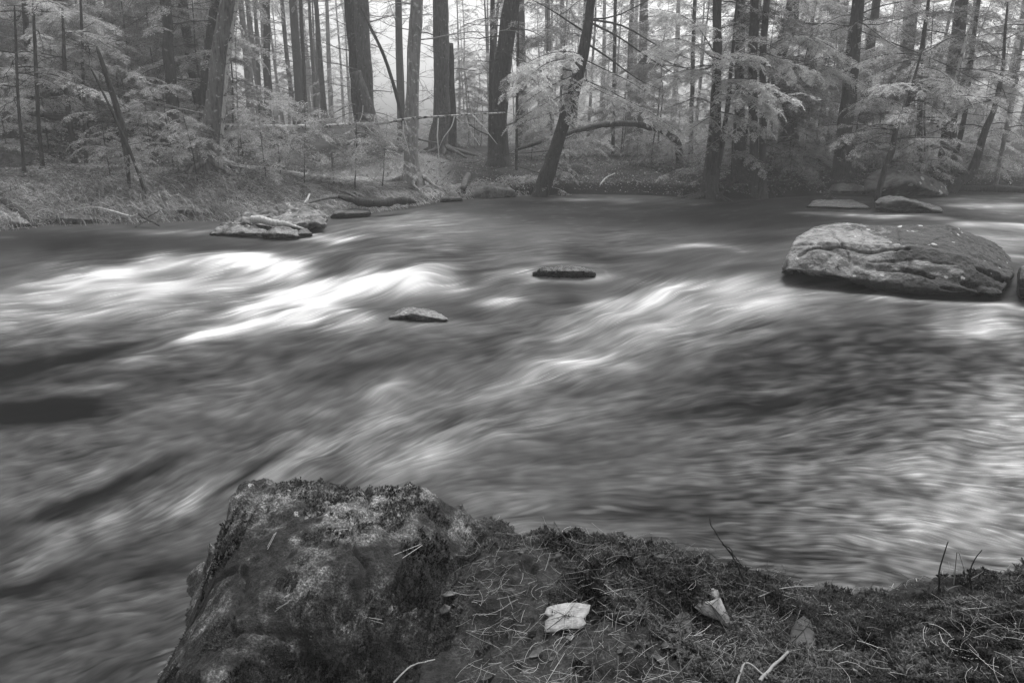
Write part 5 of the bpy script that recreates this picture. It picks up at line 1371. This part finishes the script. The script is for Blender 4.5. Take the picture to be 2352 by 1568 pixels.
for k, (own, pts, sp, mt) in enumerate([
    (LT, [(1342, 128, 18.5), (1290, 118, 18.0), (1230, 135, 17.6), (1185, 165, 17.2)], .45, 'leaf_bright'),
    (LT, [(1335, 140, 18.5), (1270, 140, 17.8), (1215, 175, 17.2), (1160, 215, 16.9)], .42, 'leaf_bright'),
    (LT, [(1330, 168, 18.5), (1280, 190, 17.8), (1235, 215, 17.2), (1200, 240, 17)], .45, 'leaf_bright'),
    (LT, [(1320, 205, 18.4), (1280, 225, 17.8), (1230, 250, 17.3), (1168, 290, 17)], .42, 'leaf_bright'),
    (LT, [(1330, 180, 18.4), (1380, 200, 17.8), (1440, 230, 17.3), (1500, 262, 17.0), (1558, 305, 16.9)], .42, 'leaf_bright'),
    (LT, [(1338, 135, 18.5), (1400, 165, 18), (1450, 190, 17.5), (1510, 230, 17.3)], .35, 'leaf'),
    (LT, [(1345, 98, 18.5), (1400, 135, 18.3), (1470, 185, 18), (1540, 215, 18)], 0, ''),
    (LT, [(1350, 50, 18.5), (1420, 85, 18.3), (1500, 140, 18), (1600, 200, 17.8)], 0, ''),
    (LT, [(1352, 45, 18.5), (1430, 60, 18.3), (1520, 110, 18), (1620, 150, 17.8)], 0, ''),
    (LT, [(1345, 75, 18.6), (1260, 20, 18.5), (1200, -10, 18.4)], 0, ''),
    (LT, [(1346, 160, 18.4), (1350, 190, 17.9), (1390, 215, 17.4), (1420, 225, 17.3)], .4, 'leaf_bright'),
    ("mossy forked trunk", [(1646, 130, 18.0), (1600, 60, 17.4), (1550, 30, 17), (1490, 20, 16.8)], .5, 'leaf_bright'),
    ("mossy forked trunk", [(1646, 140, 18.0), (1590, 100, 17.4), (1540, 90, 17), (1485, 118, 16.7)], .5, 'leaf_bright'),
    ("mossy forked trunk", [(1645, 175, 18.0), (1680, 130, 17.2), (1700, 120, 16.8), (1745, 130, 16.5)], .5, 'leaf_bright'),
    ("mossy forked trunk", [(1645, 180, 18.0), (1600, 160, 17.2), (1560, 165, 16.8), (1500, 185, 16.5)], .45, 'leaf_bright'),
    ("mossy forked trunk", [(1645, 190, 18.0), (1700, 180, 17.0), (1760, 195, 16.4), (1828, 228, 16)], .5, 'leaf_bright'),
    ("mossy forked trunk", [(1643, 220, 18.0), (1700, 215, 17.2), (1740, 225, 16.7), (1790, 255, 16.4)], .45, 'leaf_bright'),
    ("mossy forked trunk", [(1641, 240, 18.0), (1600, 225, 17.2), (1570, 235, 16.8), (1530, 250, 16.7)], .35, 'leaf'),
    ("mossy forked trunk", [(1640, 255, 18.0), (1680, 262, 17.2), (1720, 275, 16.8), (1765, 298, 16.6)], .45, 'leaf_bright'),
    ("mossy forked trunk", [(1638, 265, 18.0), (1620, 275, 17.4), (1600, 288, 17.0), (1580, 300, 16.8)], .38, 'leaf_bright'),
    ("thin side stem", [(1676, 200, 18.0), (1720, 220, 17.4), (1780, 225, 17), (1820, 215, 16.8)], .45, 'leaf_bright'),
    ("crooked trunk that forks", [(1800, 90, 23), (1840, 80, 20.5), (1880, 92, 19.4), (1930, 120, 19), (1990, 160, 18.6)], .55, 'leaf_bright'),
    ("crooked trunk that forks", [(1783, 170, 23), (1850, 150, 20.5), (1910, 155, 19.2), (1960, 180, 18.6), (2010, 215, 18.4)], .55, 'leaf_bright'),
    ("crooked trunk that forks", [(1790, 205, 23), (1817, 204, 22), (1862, 176, 20.4), (1908, 153, 19.6), (1960, 148, 19)], .4, 'leaf'),
    ("crooked trunk that forks", [(1810, 285, 23), (1850, 250, 21), (1900, 270, 20), (1940, 340, 19.4)], .4, 'leaf'),
    ("crooked trunk that forks", [(1812, 300, 23), (1850, 242, 21), (1900, 232, 20.5), (1990, 250, 20)], .3, 'leaf'),
    ("left stem of the close pair", [(1730, 110, 18.1), (1780, 130, 17.6), (1840, 150, 17.4), (1880, 170, 17.2)], .42, 'leaf'),
    ("large smooth leaning trunk", [(1968, 45, 19.6), (1990, 60, 19), (2030, 90, 18.6), (2075, 120, 18.3)], .3, 'leaf'),
    ("curved dark sapling leaning", [(2078, 250, 17.2), (2110, 215, 16.9), (2150, 210, 16.7), (2200, 230, 16.6)], .45, 'leaf'),
    ("curved dark sapling leaning", [(2070, 265, 17.2), (2040, 230, 16.9), (2010, 225, 16.7), (1985, 240, 16.6)], .42, 'leaf'),
    ("curved dark sapling leaning", [(2090, 220, 17.2), (2090, 200, 16.8), (2060, 190, 16.6), (2020, 195, 16.5)], .42, 'leaf_bright'),
    ("curved dark sapling leaning", [(2092, 200, 17.2), (2130, 185, 16.9), (2170, 190, 16.7), (2222, 222, 16.6)], .42, 'leaf_bright'),
    ("pale leaning birch", [(2140, 330, 18.8), (2110, 325, 18.4), (2080, 340, 18.1), (2060, 352, 18)], .35, 'leaf'),
    ("pale leaning birch", [(2136, 345, 18.8), (2160, 340, 18.4), (2170, 355, 18.2), (2155, 370, 18)], .35, 'leaf'),
    ("slim trunk right of the broad misty", [(2222, 180, 21), (2260, 170, 20.4), (2310, 190, 20), (2350, 220, 19.8)], .45, 'leaf'),
    ("slim trunk right of the broad misty", [(2230, 110, 21), (2200, 100, 20.4), (2170, 115, 20), (2150, 140, 19.8)], .45, 'leaf'),
    ("crooked trunk that forks", [(1815, 40, 22.9), (1852, 56, 22), (1926, 56, 20.5), (2020, 88, 19.5), (2119, 126, 19), (2206, 165, 18.6), (2284, 207, 18.3), (2360, 224, 18)], 0, ''),
    ("wide dark trunk at the far left", [(118, 60, 24), (140, 30, 20), (180, 30, 17), (250, 55, 16.2)], .6, 'leaf'),
    ("wide dark trunk at the far left", [(118, 90, 24), (150, 70, 20), (200, 80, 16.6), (270, 120, 15.8)], .55, 'leaf'),
    ("wide dark trunk at the far left", [(118, 120, 24), (150, 95, 20), (190, 110, 16.4), (240, 150, 15.6), (305, 165, 15.4)], .5, 'leaf'),
    ("wide dark trunk at the far left", [(118, 150, 24), (150, 130, 20), (175, 150, 16.4), (130, 185, 15.4)], .45, 'leaf'),
    ("big dark trunk with flared", [(1158, 165, 21.3), (1190, 170, 20), (1230, 160, 19.4), (1262, 158, 19)], 0, ''),
]):
    bough(own, pts, sp, mt, seed=k * 13, r0=.03 if not sp else .018)

# ---------------------------------------------------------------- hemlock saplings and low undergrowth (copies of a few models)
def make_sapling(seed, h, nl, spread, leafm, name='hemlock_sapling', low=.12):
    r = np.random.default_rng(seed)
    t = np.linspace(0, 1, 10)
    C = np.stack([.06 * h * fbm(np.stack([t * 2, 0 * t, 0 * t + seed], -1), 2, seed), .06 * h * fbm(np.stack([t * 2, 0 * t + 5, 0 * t + seed], -1), 2, seed), h * t - .2 * (1 - t)], -1)
    root = empty(name, (0, 0, 0))
    mb = MB(); tubes(mb, C, np.linspace(.0055 * h + .005, .003, 10), 6, .1); mb.build("trunk", M['bark'], parent=root)
    s = low + (1 - low) * np.sort(r.uniform(0, 1, nl)) ** .9
    f = s * 9; i = np.minimum(f.astype(int), 8); fr = (f - i)[:, None]
    O = C[i] * (1 - fr) + C[i + 1] * fr
    l = (.16 + .34 * (1 - s)) * h * r.uniform(.6, 1.2, nl) + .12
    GC = limb_paths(O, r.uniform(0, 2 * math.pi, nl), l, r.uniform(.0, .35, nl), r.uniform(.25, .55, nl), 6, r, .06)
    mb = MB(); tubes(mb, GC, np.linspace(.007, .003, 6)[None].repeat(nl, 0), 3, 0, cap=False)
    foliage_on(mb, GC, spread, FR_MID, seed, .12, .13, .25)
    mb.build("crown", M[leafm], parent=root, smooth=False)
    return root
def copy_tree(o, parent=None):
    c = o.copy(); col.objects.link(c); c.parent = parent
    for ch in list(o.children): copy_tree(ch, c)
    return c
MARKS = [(-400, 'at the far left edge'), (90, 'behind the wide far left trunk'), (300, 'behind the crossed broken poles'), (400, 'behind the slim branchy trunk'), (500, 'behind the rough leaning trunk'), (640, 'above the pale fallen trunk'), (760, 'just left of the twin trunks'), (835, 'behind the twin trunks'), (950, 'behind the pale spotted trunk'), (1015, 'behind the straight broad trunk'), (1090, 'left of the big dark trunk'),
         (1150, 'behind the big dark trunk'), (1240, 'left of the steeply leaning trunk'), (1340, 'right of the steep leaning trunk'), (1440, 'behind the arched trunk'), (1550, 'behind the foot of the arched trunk'), (1640, 'behind the rooted forked trunk'), (1740, 'behind the close pair of stems'), (1810, 'behind the crooked forked trunk'), (1880, 'left of the large leaning trunk'), (1950, 'behind the large leaning trunk'),
         (2040, 'behind the lichen boulder'), (2120, 'right behind the lichen boulder'), (2200, 'behind the broad misty trunk'), (2290, 'above the fallen log at the right'), (2500, 'past the right edge of the view')]
def where(p):
    u = float(UV(np.array([[p[0], p[1], 1.5]]))[0][0])
    return min(MARKS, key=lambda m_: abs(m_[0] - u))[1]
SIZES = ['mid-sized', 'small', 'tall', 'low', 'very tall']
SAPS = [make_sapling(11, 3.4, 26, .34, 'leaf'), make_sapling(12, 2.2, 22, .30, 'leaf'), make_sapling(13, 4.6, 30, .38, 'leaf'), make_sapling(14, 1.5, 20, .28, 'leaf'), make_sapling(15, 5.6, 34, .42, 'leaf_dark')]
used = set()
def place_sap(k, u, d, label, group, sc=1.0, rz=None):
    src = SAPS[k]
    o = src if k not in used else copy_tree(src)
    used.add(k)
    x = (u - CU) / F * (d * CP + 0)       # close to the ground track of column u
    p = D(u, 350, d)
    z = float(ground_z(np.array([p[0]]), np.array([p[1]]))[0])
    o.location = (float(p[0]), float(p[1]), z - .03)
    o.rotation_euler = (random.uniform(-.06, .06), random.uniform(-.06, .06), random.uniform(0, 6.28) if rz is None else rz)
    o.scale = (sc, sc, sc)
    if callable(label): label = label(k, o.location)
    tag(o, label, "sapling", group)
    return o
named = [
    (3, 600, 15.2, 'low hemlock seedling in front of the foot of the rough leaning trunk, on its right', 1.1), (1, 640, 15.8, 'bushy hemlock sapling just below the left part of the pale fallen trunk', .75),
    (3, 700, 15.6, 'low spreading hemlock below the pale fallen trunk, on a thin stem', 1.25), (1, 765, 16.2, 'hemlock sapling below the pale fallen trunk, nearest the twin trunks', .7),
    (3, 815, 16.0, 'drooping low hemlock on the bank edge beneath the twin trunks', 1.3), (3, 880, 17.0, 'dark low hemlock bush left of the pale spotted trunk', 1.2),
    (1, 560, 17.0, 'hemlock sapling close behind and right of the rough leaning trunk', .8), (1, 395, 15.4, 'bushy hemlock sapling between the slim branchy trunk and the rough leaning trunk', .85),
    (3, 445, 14.9, 'low hemlock seedling in front of the rough leaning trunk, on its left', 1.0), (0, 350, 16.2, 'hemlock sapling behind the crossed broken poles', .62),
    (1, 240, 14.9, 'hemlock sapling left of the crossed broken poles on the bank', .8), (3, 290, 14.3, 'small hemlock seedling at the foot of the crossed broken poles', .8),
    (0, 20, 15.0, 'hemlock sapling at the left edge above the mound of rock', .6), (0, 120, 17.5, 'hemlock sapling below the wide far left trunk', .8),
    (3, 280, 13.8, 'tiny hemlock seedling on the grassy bank lip', .35), (1, 1500, 21.5, 'hemlock sapling under the arched trunk', .5), (3, 1225, 22.5, 'low hemlock between the big dark trunk and the leaning water edge tree', 1.0),
    (1, 1590, 22.5, 'hemlock sapling right of the arched trunk foot', .8), (1, 1850, 20.5, 'hemlock sapling at the foot of the crooked forked trunk', .8), (3, 2000, 20, 'low hemlock right of the foot of the large leaning trunk', .9),
    (3, 1310, 21, 'low hemlock right of the leaning water edge trunk', .9), (0, 2250, 23, 'hemlock sapling above the fallen log at the right', .8)]
for k, u, d, lab, sc in named: place_sap(k, u, d, lab, None, sc)
r = np.random.default_rng(44)
cnt = 0
for i in range(400):
    u = r.uniform(-250, 2600) if i % 4 else r.uniform(-100, 850); d = r.uniform(18.5, 44)
    if 880 < u < 1200 and d < 27: continue
    if 560 < u < 940 and r.uniform() < .75: continue
    if u > 2240 and d < 30: continue
    k = int(r.choice([0, 1, 2, 3, 4, 2, 4]))
    lab = (lambda k_, p_: SIZES[k_] + ' sapling in the mist ' + where(p_)) if d > 27 else (lambda k_, p_: SIZES[k_] + ' shaded sapling ' + where(p_))
    grp = 'misty saplings deep in the forest' if d > 27 else 'saplings between the nearer trunks'
    place_sap(k, u, d, lab, grp, r.uniform(.5, 1.25))
    cnt += 1
    if cnt >= 210: break

# ---------------------------------------------------------------- forest trees fading into the mist (copies of eight models)
def make_far_tree(seed, h, rad, nl, bare):
    r = np.random.default_rng(seed)
    t = np.linspace(0, 1, 16)
    C = np.stack([.25 * fbm(np.stack([t * 2.5, 0 * t, 0 * t + seed], -1), 2, seed), .25 * fbm(np.stack([t * 2.5, 0 * t + 5, 0 * t + seed], -1), 2, seed), h * t - .3 * (1 - t)], -1)
    C[:, :2] -= C[0, :2]
    root = empty('forest_tree', (0, 0, 0))
    mb = MB(); tubes(mb, C, rad * (1 - .75 * t) * (1 + .35 * np.exp(-t * 30)), 9, .12)
    K = 26
    i = r.integers(1, 15, K); LC = limb_paths(C[i], r.uniform(0, 6.28, K), r.uniform(.6, 2.4, K), r.uniform(-.2, .5, K), r.uniform(-.3, .3, K), 6, r)
    tubes(mb, LC, np.linspace(.022, .008, 6)[None].repeat(K, 0), 3, 0, cap=False)
    S1 = subtwigs(LC, 4, r); tubes(mb, S1, np.linspace(.010, .006, 4)[None].repeat(len(S1), 0), 3, 0, cap=False)
    mb.build("trunk", M['bark_deep'], parent=root)
    s = bare + (1 - bare) * r.uniform(0, 1, nl)
    f = s * 15; i = np.minimum(f.astype(int), 14); fr = (f - i)[:, None]
    O = C[i] * (1 - fr) + C[i + 1] * fr
    l = (1.0 + 2.0 * (1 - s)) * r.uniform(.6, 1.2, nl)
    GC = limb_paths(O, r.uniform(0, 6.28, nl), l, r.uniform(0, .35, nl), r.uniform(.2, .6, nl), 7, r, .08)
    mb = MB(); tubes(mb, GC, np.linspace(.02, .006, 7)[None].repeat(nl, 0), 3, 0, cap=False)
    foliage_on(mb, GC, .62, FR_LO, seed, .15, .15, .3)
    mb.build("crown", M['leaf'], parent=root, smooth=False)
    return root
FT = [make_far_tree(201, 17, .20, 34, .12), make_far_tree(202, 15, .13, 26, .15), make_far_tree(203, 19, .26, 30, .3), make_far_tree(204, 12, .09, 30, .1),
      make_far_tree(205, 16, .16, 14, .5), make_far_tree(206, 18, .22, 10, .6), make_far_tree(207, 14, .10, 8, .6), make_far_tree(208, 10, .08, 36, .06)]
usedf = set()
FKIND = ['leafy mid-sized tree', 'leafy slim tree', 'thick tree', 'thin leafy tree', 'mid-sized bare tree', 'thick bare tree', 'thin bare pole', 'small bushy tree']
def place_far(k, x, y, sc):
    o = FT[k] if k not in usedf else copy_tree(FT[k])
    usedf.add(k)
    z = float(ground_z(np.array([x]), np.array([y]))[0])
    o.location = (float(x), float(y), z - .05)
    o.rotation_euler = (random.uniform(-.05, .05), random.uniform(-.05, .05), random.uniform(0, 6.28)); o.scale = (sc, sc, sc * random.uniform(.9, 1.15))
    tag(o, FKIND[k] + (' farther back ' if y < 42 else ' in deep mist ') + where(o.location), 'tree', 'trees fading into the mist')
n = 0
for i in range(3000):
    d = 26 + 64 * r.uniform(0, 1) ** .8
    u = r.uniform(-300, 2700) if i % 3 else r.uniform(-250, 860)
    if 850 < u < 1120 and r.uniform() < .3: continue
    if u > 2150 and d < 34: continue
    if 540 < u < 830 and d < 50 and r.uniform() < .6: continue
    if d < 48 and any(abs(u - q['pts'][-1][0]) < 26 and q['pts'][0][2] > 24 for q in T): continue
    p = D(u, 330, d)
    if inside(np.array([p[0]]), np.array([p[1]]), river)[0]: continue
    bare = (540 < u < 1250)
    k = int(r.choice([4, 5, 6, 6, 5])) if bare else int(r.choice([0, 1, 2, 3, 4, 5, 6, 7]))
    place_far(k, p[0], p[1], r.uniform(.8, 1.25))
    n += 1
    if n >= 230: break

# ---------------------------------------------------------------- bank grass, fallen leaves, pale beech leaves
def blades(n, seed, ufn, lmin, lmax, wid, d0, d1, dirn, lie):
    r = np.random.default_rng(seed)
    u = ufn(r, n)
    base = np.interp(u, [p[0] for p in far_px], [P(*p)[1] for p in far_px])
    y = base + d0 + (d1 - d0) * r.uniform(0, 1, n) ** 1.3
    x = (u - CU) / F * (y * CP + 1.2 * SP)
    cl = fbm(np.stack([x * 1.6, y * 1.6, 0 * x], -1), 3, 17)
    k = cl > r.uniform(-.7, .2, n)
    x, y = x[k], y[k]; K = len(x)
    z = ground_z(x, y)
    l = r.uniform(lmin, lmax, K); a = dirn + r.normal(0, 1.1, K)
    h = r.uniform(.15, .5, K) * (1 - lie) + .1
    t = np.linspace(0, 1, 5)[None, :]
    fwd = l[:, None] * t
    px = x[:, None] + np.cos(a)[:, None] * fwd; py = y[:, None] + np.sin(a)[:, None] * fwd
    pz = z[:, None] + (l * h)[:, None] * np.sin(t * 2.6) * 1.2 - (l * .28)[:, None] * t * t
    c = np.stack([px, py, pz], -1)
    sd = np.stack([-np.sin(a), np.cos(a), 0 * a], -1)[:, None] * (wid * (1 - t * .8))[..., None]
    V = np.stack([c - sd, c + sd + [0, 0, wid * .6]], 2).reshape(-1, 3)
    b = (np.arange(K)[:, None] * 5 + np.arange(4)[None]) * 2
    Q = np.stack([b, b + 1, b + 3, b + 2], -1).reshape(-1, 4)
    return V, Q
mb = MB()
mb.add(*blades(26000, 1, lambda r, n: r.uniform(-150, 930, n), .08, .30, .0045, .0, 3.2, -.6, .88))
mb.add(*blades(1600, 2, lambda r, n: r.uniform(-150, 960, n), .2, .5, .005, .02, .4, -1.5, .6))
mb.add(*blades(2600, 3, lambda r, n: r.uniform(960, 1250, n), .1, .35, .006, 0, 1.2, -1.2, .5))
o = mb.build("bank_grass", M['grass'], smooth=False); tag(o, kind="stuff")
mb = MB()
mb.add(*blades(3800, 4, lambda r, n: r.uniform(690, 900, n), .25, .6, .008, .0, 1.6, -1.6, .9))
mb.add(*blades(2500, 5, lambda r, n: r.normal(330, 160, n), .3, .7, .006, .0, 1.4, -1.2, .6))
o = mb.build("dry_straw", M['straw'], smooth=False); tag(o, kind="stuff")
def litter(n, seed, box, s0, s1):
    r = np.random.default_rng(seed)
    u = r.uniform(box[0], box[1], n)
    ysh = np.interp(u, [p[0] for p in far_px], [P(*p)[1] for p in far_px])
    y = ysh + .15 + box[3] * r.uniform(0, 1, n) ** box[2]
    x = (u - CU) / F * (y * CP + 1.1 * SP)
    z = ground_z(x, y) + .012
    K = n; s = r.uniform(s0, s1, K)
    nrm = unit(r.normal(0, .5, (K, 3)) + [0, 0, 1]); t1 = unit(np.cross(nrm, r.normal(size=(K, 3)))); t2 = np.cross(nrm, t1)
    c = np.stack([x, y, z], -1)
    V = np.stack([c - t1 * s[:, None], c + t2 * s[:, None] * .55 + nrm * s[:, None] * .2, c + t1 * s[:, None], c - t2 * s[:, None] * .55 + nrm * s[:, None] * .2], 1).reshape(-1, 3)
    return V, np.arange(len(V)).reshape(-1, 4)
mb = MB()
mb.add(*litter(22000, 1, (-250, 2450, 1.3, 8), .018, .04)); mb.add(*litter(12000, 2, (-200, 620, 1.0, 14), .025, .055)); mb.add(*litter(2500, 3, (1330, 1900, 1.2, 5), .02, .035))
o = mb.build("leaf_litter", M['litter'], smooth=False); tag(o, kind="stuff")
mb = MB()
r = np.random.default_rng(5)
C = []
K = 420
u = r.uniform(-60, 960, K); ysh = np.interp(u, [p[0] for p in far_px], [P(*p)[1] for p in far_px]); y = ysh + r.uniform(-.1, 2.2, K); x = (u - CU) / F * (y * CP + 1.2 * SP)
O = np.stack([x, y, ground_z(x, y) + .03], -1)
LC = limb_paths(O, r.uniform(0, 6.28, K), r.uniform(.2, .8, K), r.uniform(-.2, .9, K), r.uniform(0, .8, K), 5, r, .3)
tubes(mb, LC, np.linspace(.006, .003, 5)[None].repeat(K, 0), 3, 0, cap=False)
o = mb.build("brushwood", M['dead_wood']); tag(o, kind="stuff")

# tell look-alikes apart by how far back they stand
from collections import defaultdict
same = defaultdict(list)
for o in scene.objects:
    if o.parent is None and o.get("group") in ('misty saplings deep in the forest', 'saplings between the nearer trunks', 'trees fading into the mist'): same[o["label"]].append(o)
ORD = ['nearest'] + [q + ' nearest' for q in ['second', 'third', 'fourth', 'fifth', 'sixth', 'seventh', 'eighth', 'ninth', 'tenth', 'eleventh', 'twelfth', 'thirteenth']]
for lab, os_ in same.items():
    if len(os_) > 1:
        for k, o in enumerate(sorted(os_, key=lambda q: q.location.y)):
            o["label"] = lab.replace('deep mist', 'mist').replace('the left part of the pale fallen trunk', 'the pale fallen trunk').replace('just left', 'left').replace('left side of the ', '').replace('right side of the ', '') + ', ' + ORD[min(k, 12)] 

# beech sapling with a few pale leaves, right of the rough leaning trunk
root = empty("beech_sapling", D(548, 345, 15.8)); tag(root, "spindly beech sapling with a few bright pale leaves, right of the white-barked trunk", "sapling")
b0 = np.array(D(548, 345, 15.8))
mb = MB()
tubes(mb, smooth_path(np.array([D(548, 360, 15.8), D(546, 250, 15.8), D(541, 120, 15.8), D(545, 40, 15.8)]), 14), np.linspace(.014, .005, 14), 5)
tubes(mb, smooth_path(np.array([D(546, 230, 15.8), D(570, 205, 15.6), D(600, 198, 15.5)]), 8), np.linspace(.007, .003, 8), 4)
tubes(mb, smooth_path(np.array([D(542, 120, 15.8), D(552, 80, 15.7), D(560, 62, 15.6)]), 8), np.linspace(.006, .003, 8), 4)
mb.build("trunk", M['dead_wood'], parent=root, origin=b0)
for (u, v, s) in [(545, 60, .045), (556, 66, .04), (560, 76, .05), (549, 72, .035), (532, 182, .03), (541, 185, .03), (547, 196, .045), (546, 210, .03), (580, 200, .035), (594, 202, .04), (535, 199, .03), (587, 240, .035), (575, 236, .03), (553, 60, .03)]:
    c = np.array(D(u, v, 15.7)); t1 = unit(r.normal(size=3) * [1, .5, 1]); t2 = unit(np.cross(t1, [0, 1, .3]))
    mb = MB(); mb.add(np.array([c - t1 * s, c + t2 * s * .5, c + t1 * s, c - t2 * s * .5, c - [0, .004, 0]]), [[0, 1, 2, 4], [0, 4, 2, 3]])
    mb.build("leaf", M['leaf_pale'], parent=root, origin=b0)

for o in scene.objects:
    if o.get('label') and len(o['label'].replace('-', ' ').split()) > 16: print('LONG', o['label'])
# ---------------------------------------------------------------- mist
bm = bmesh.new()
bmesh.ops.create_cube(bm, size=1.0)
me = bpy.data.meshes.new("haze"); bm.to_mesh(me); bm.free()
o = link("haze", me)
o.scale = (260, 200, 32); o.location = (0, 58, 13.0)
m, nt = new_mat("river_mist")
pv = N(nt, "ShaderNodeVolumePrincipled")
pv.inputs["Color"].default_value = (.95, .95, .95, 1)
pv.inputs["Density"].default_value = .0031
pv.inputs["Anisotropy"].default_value = .0
oo = N(nt, "ShaderNodeOutputMaterial"); L(nt, pv.outputs[0], oo.inputs["Volume"])
me.materials.append(m)
tag(o, kind="stuff")
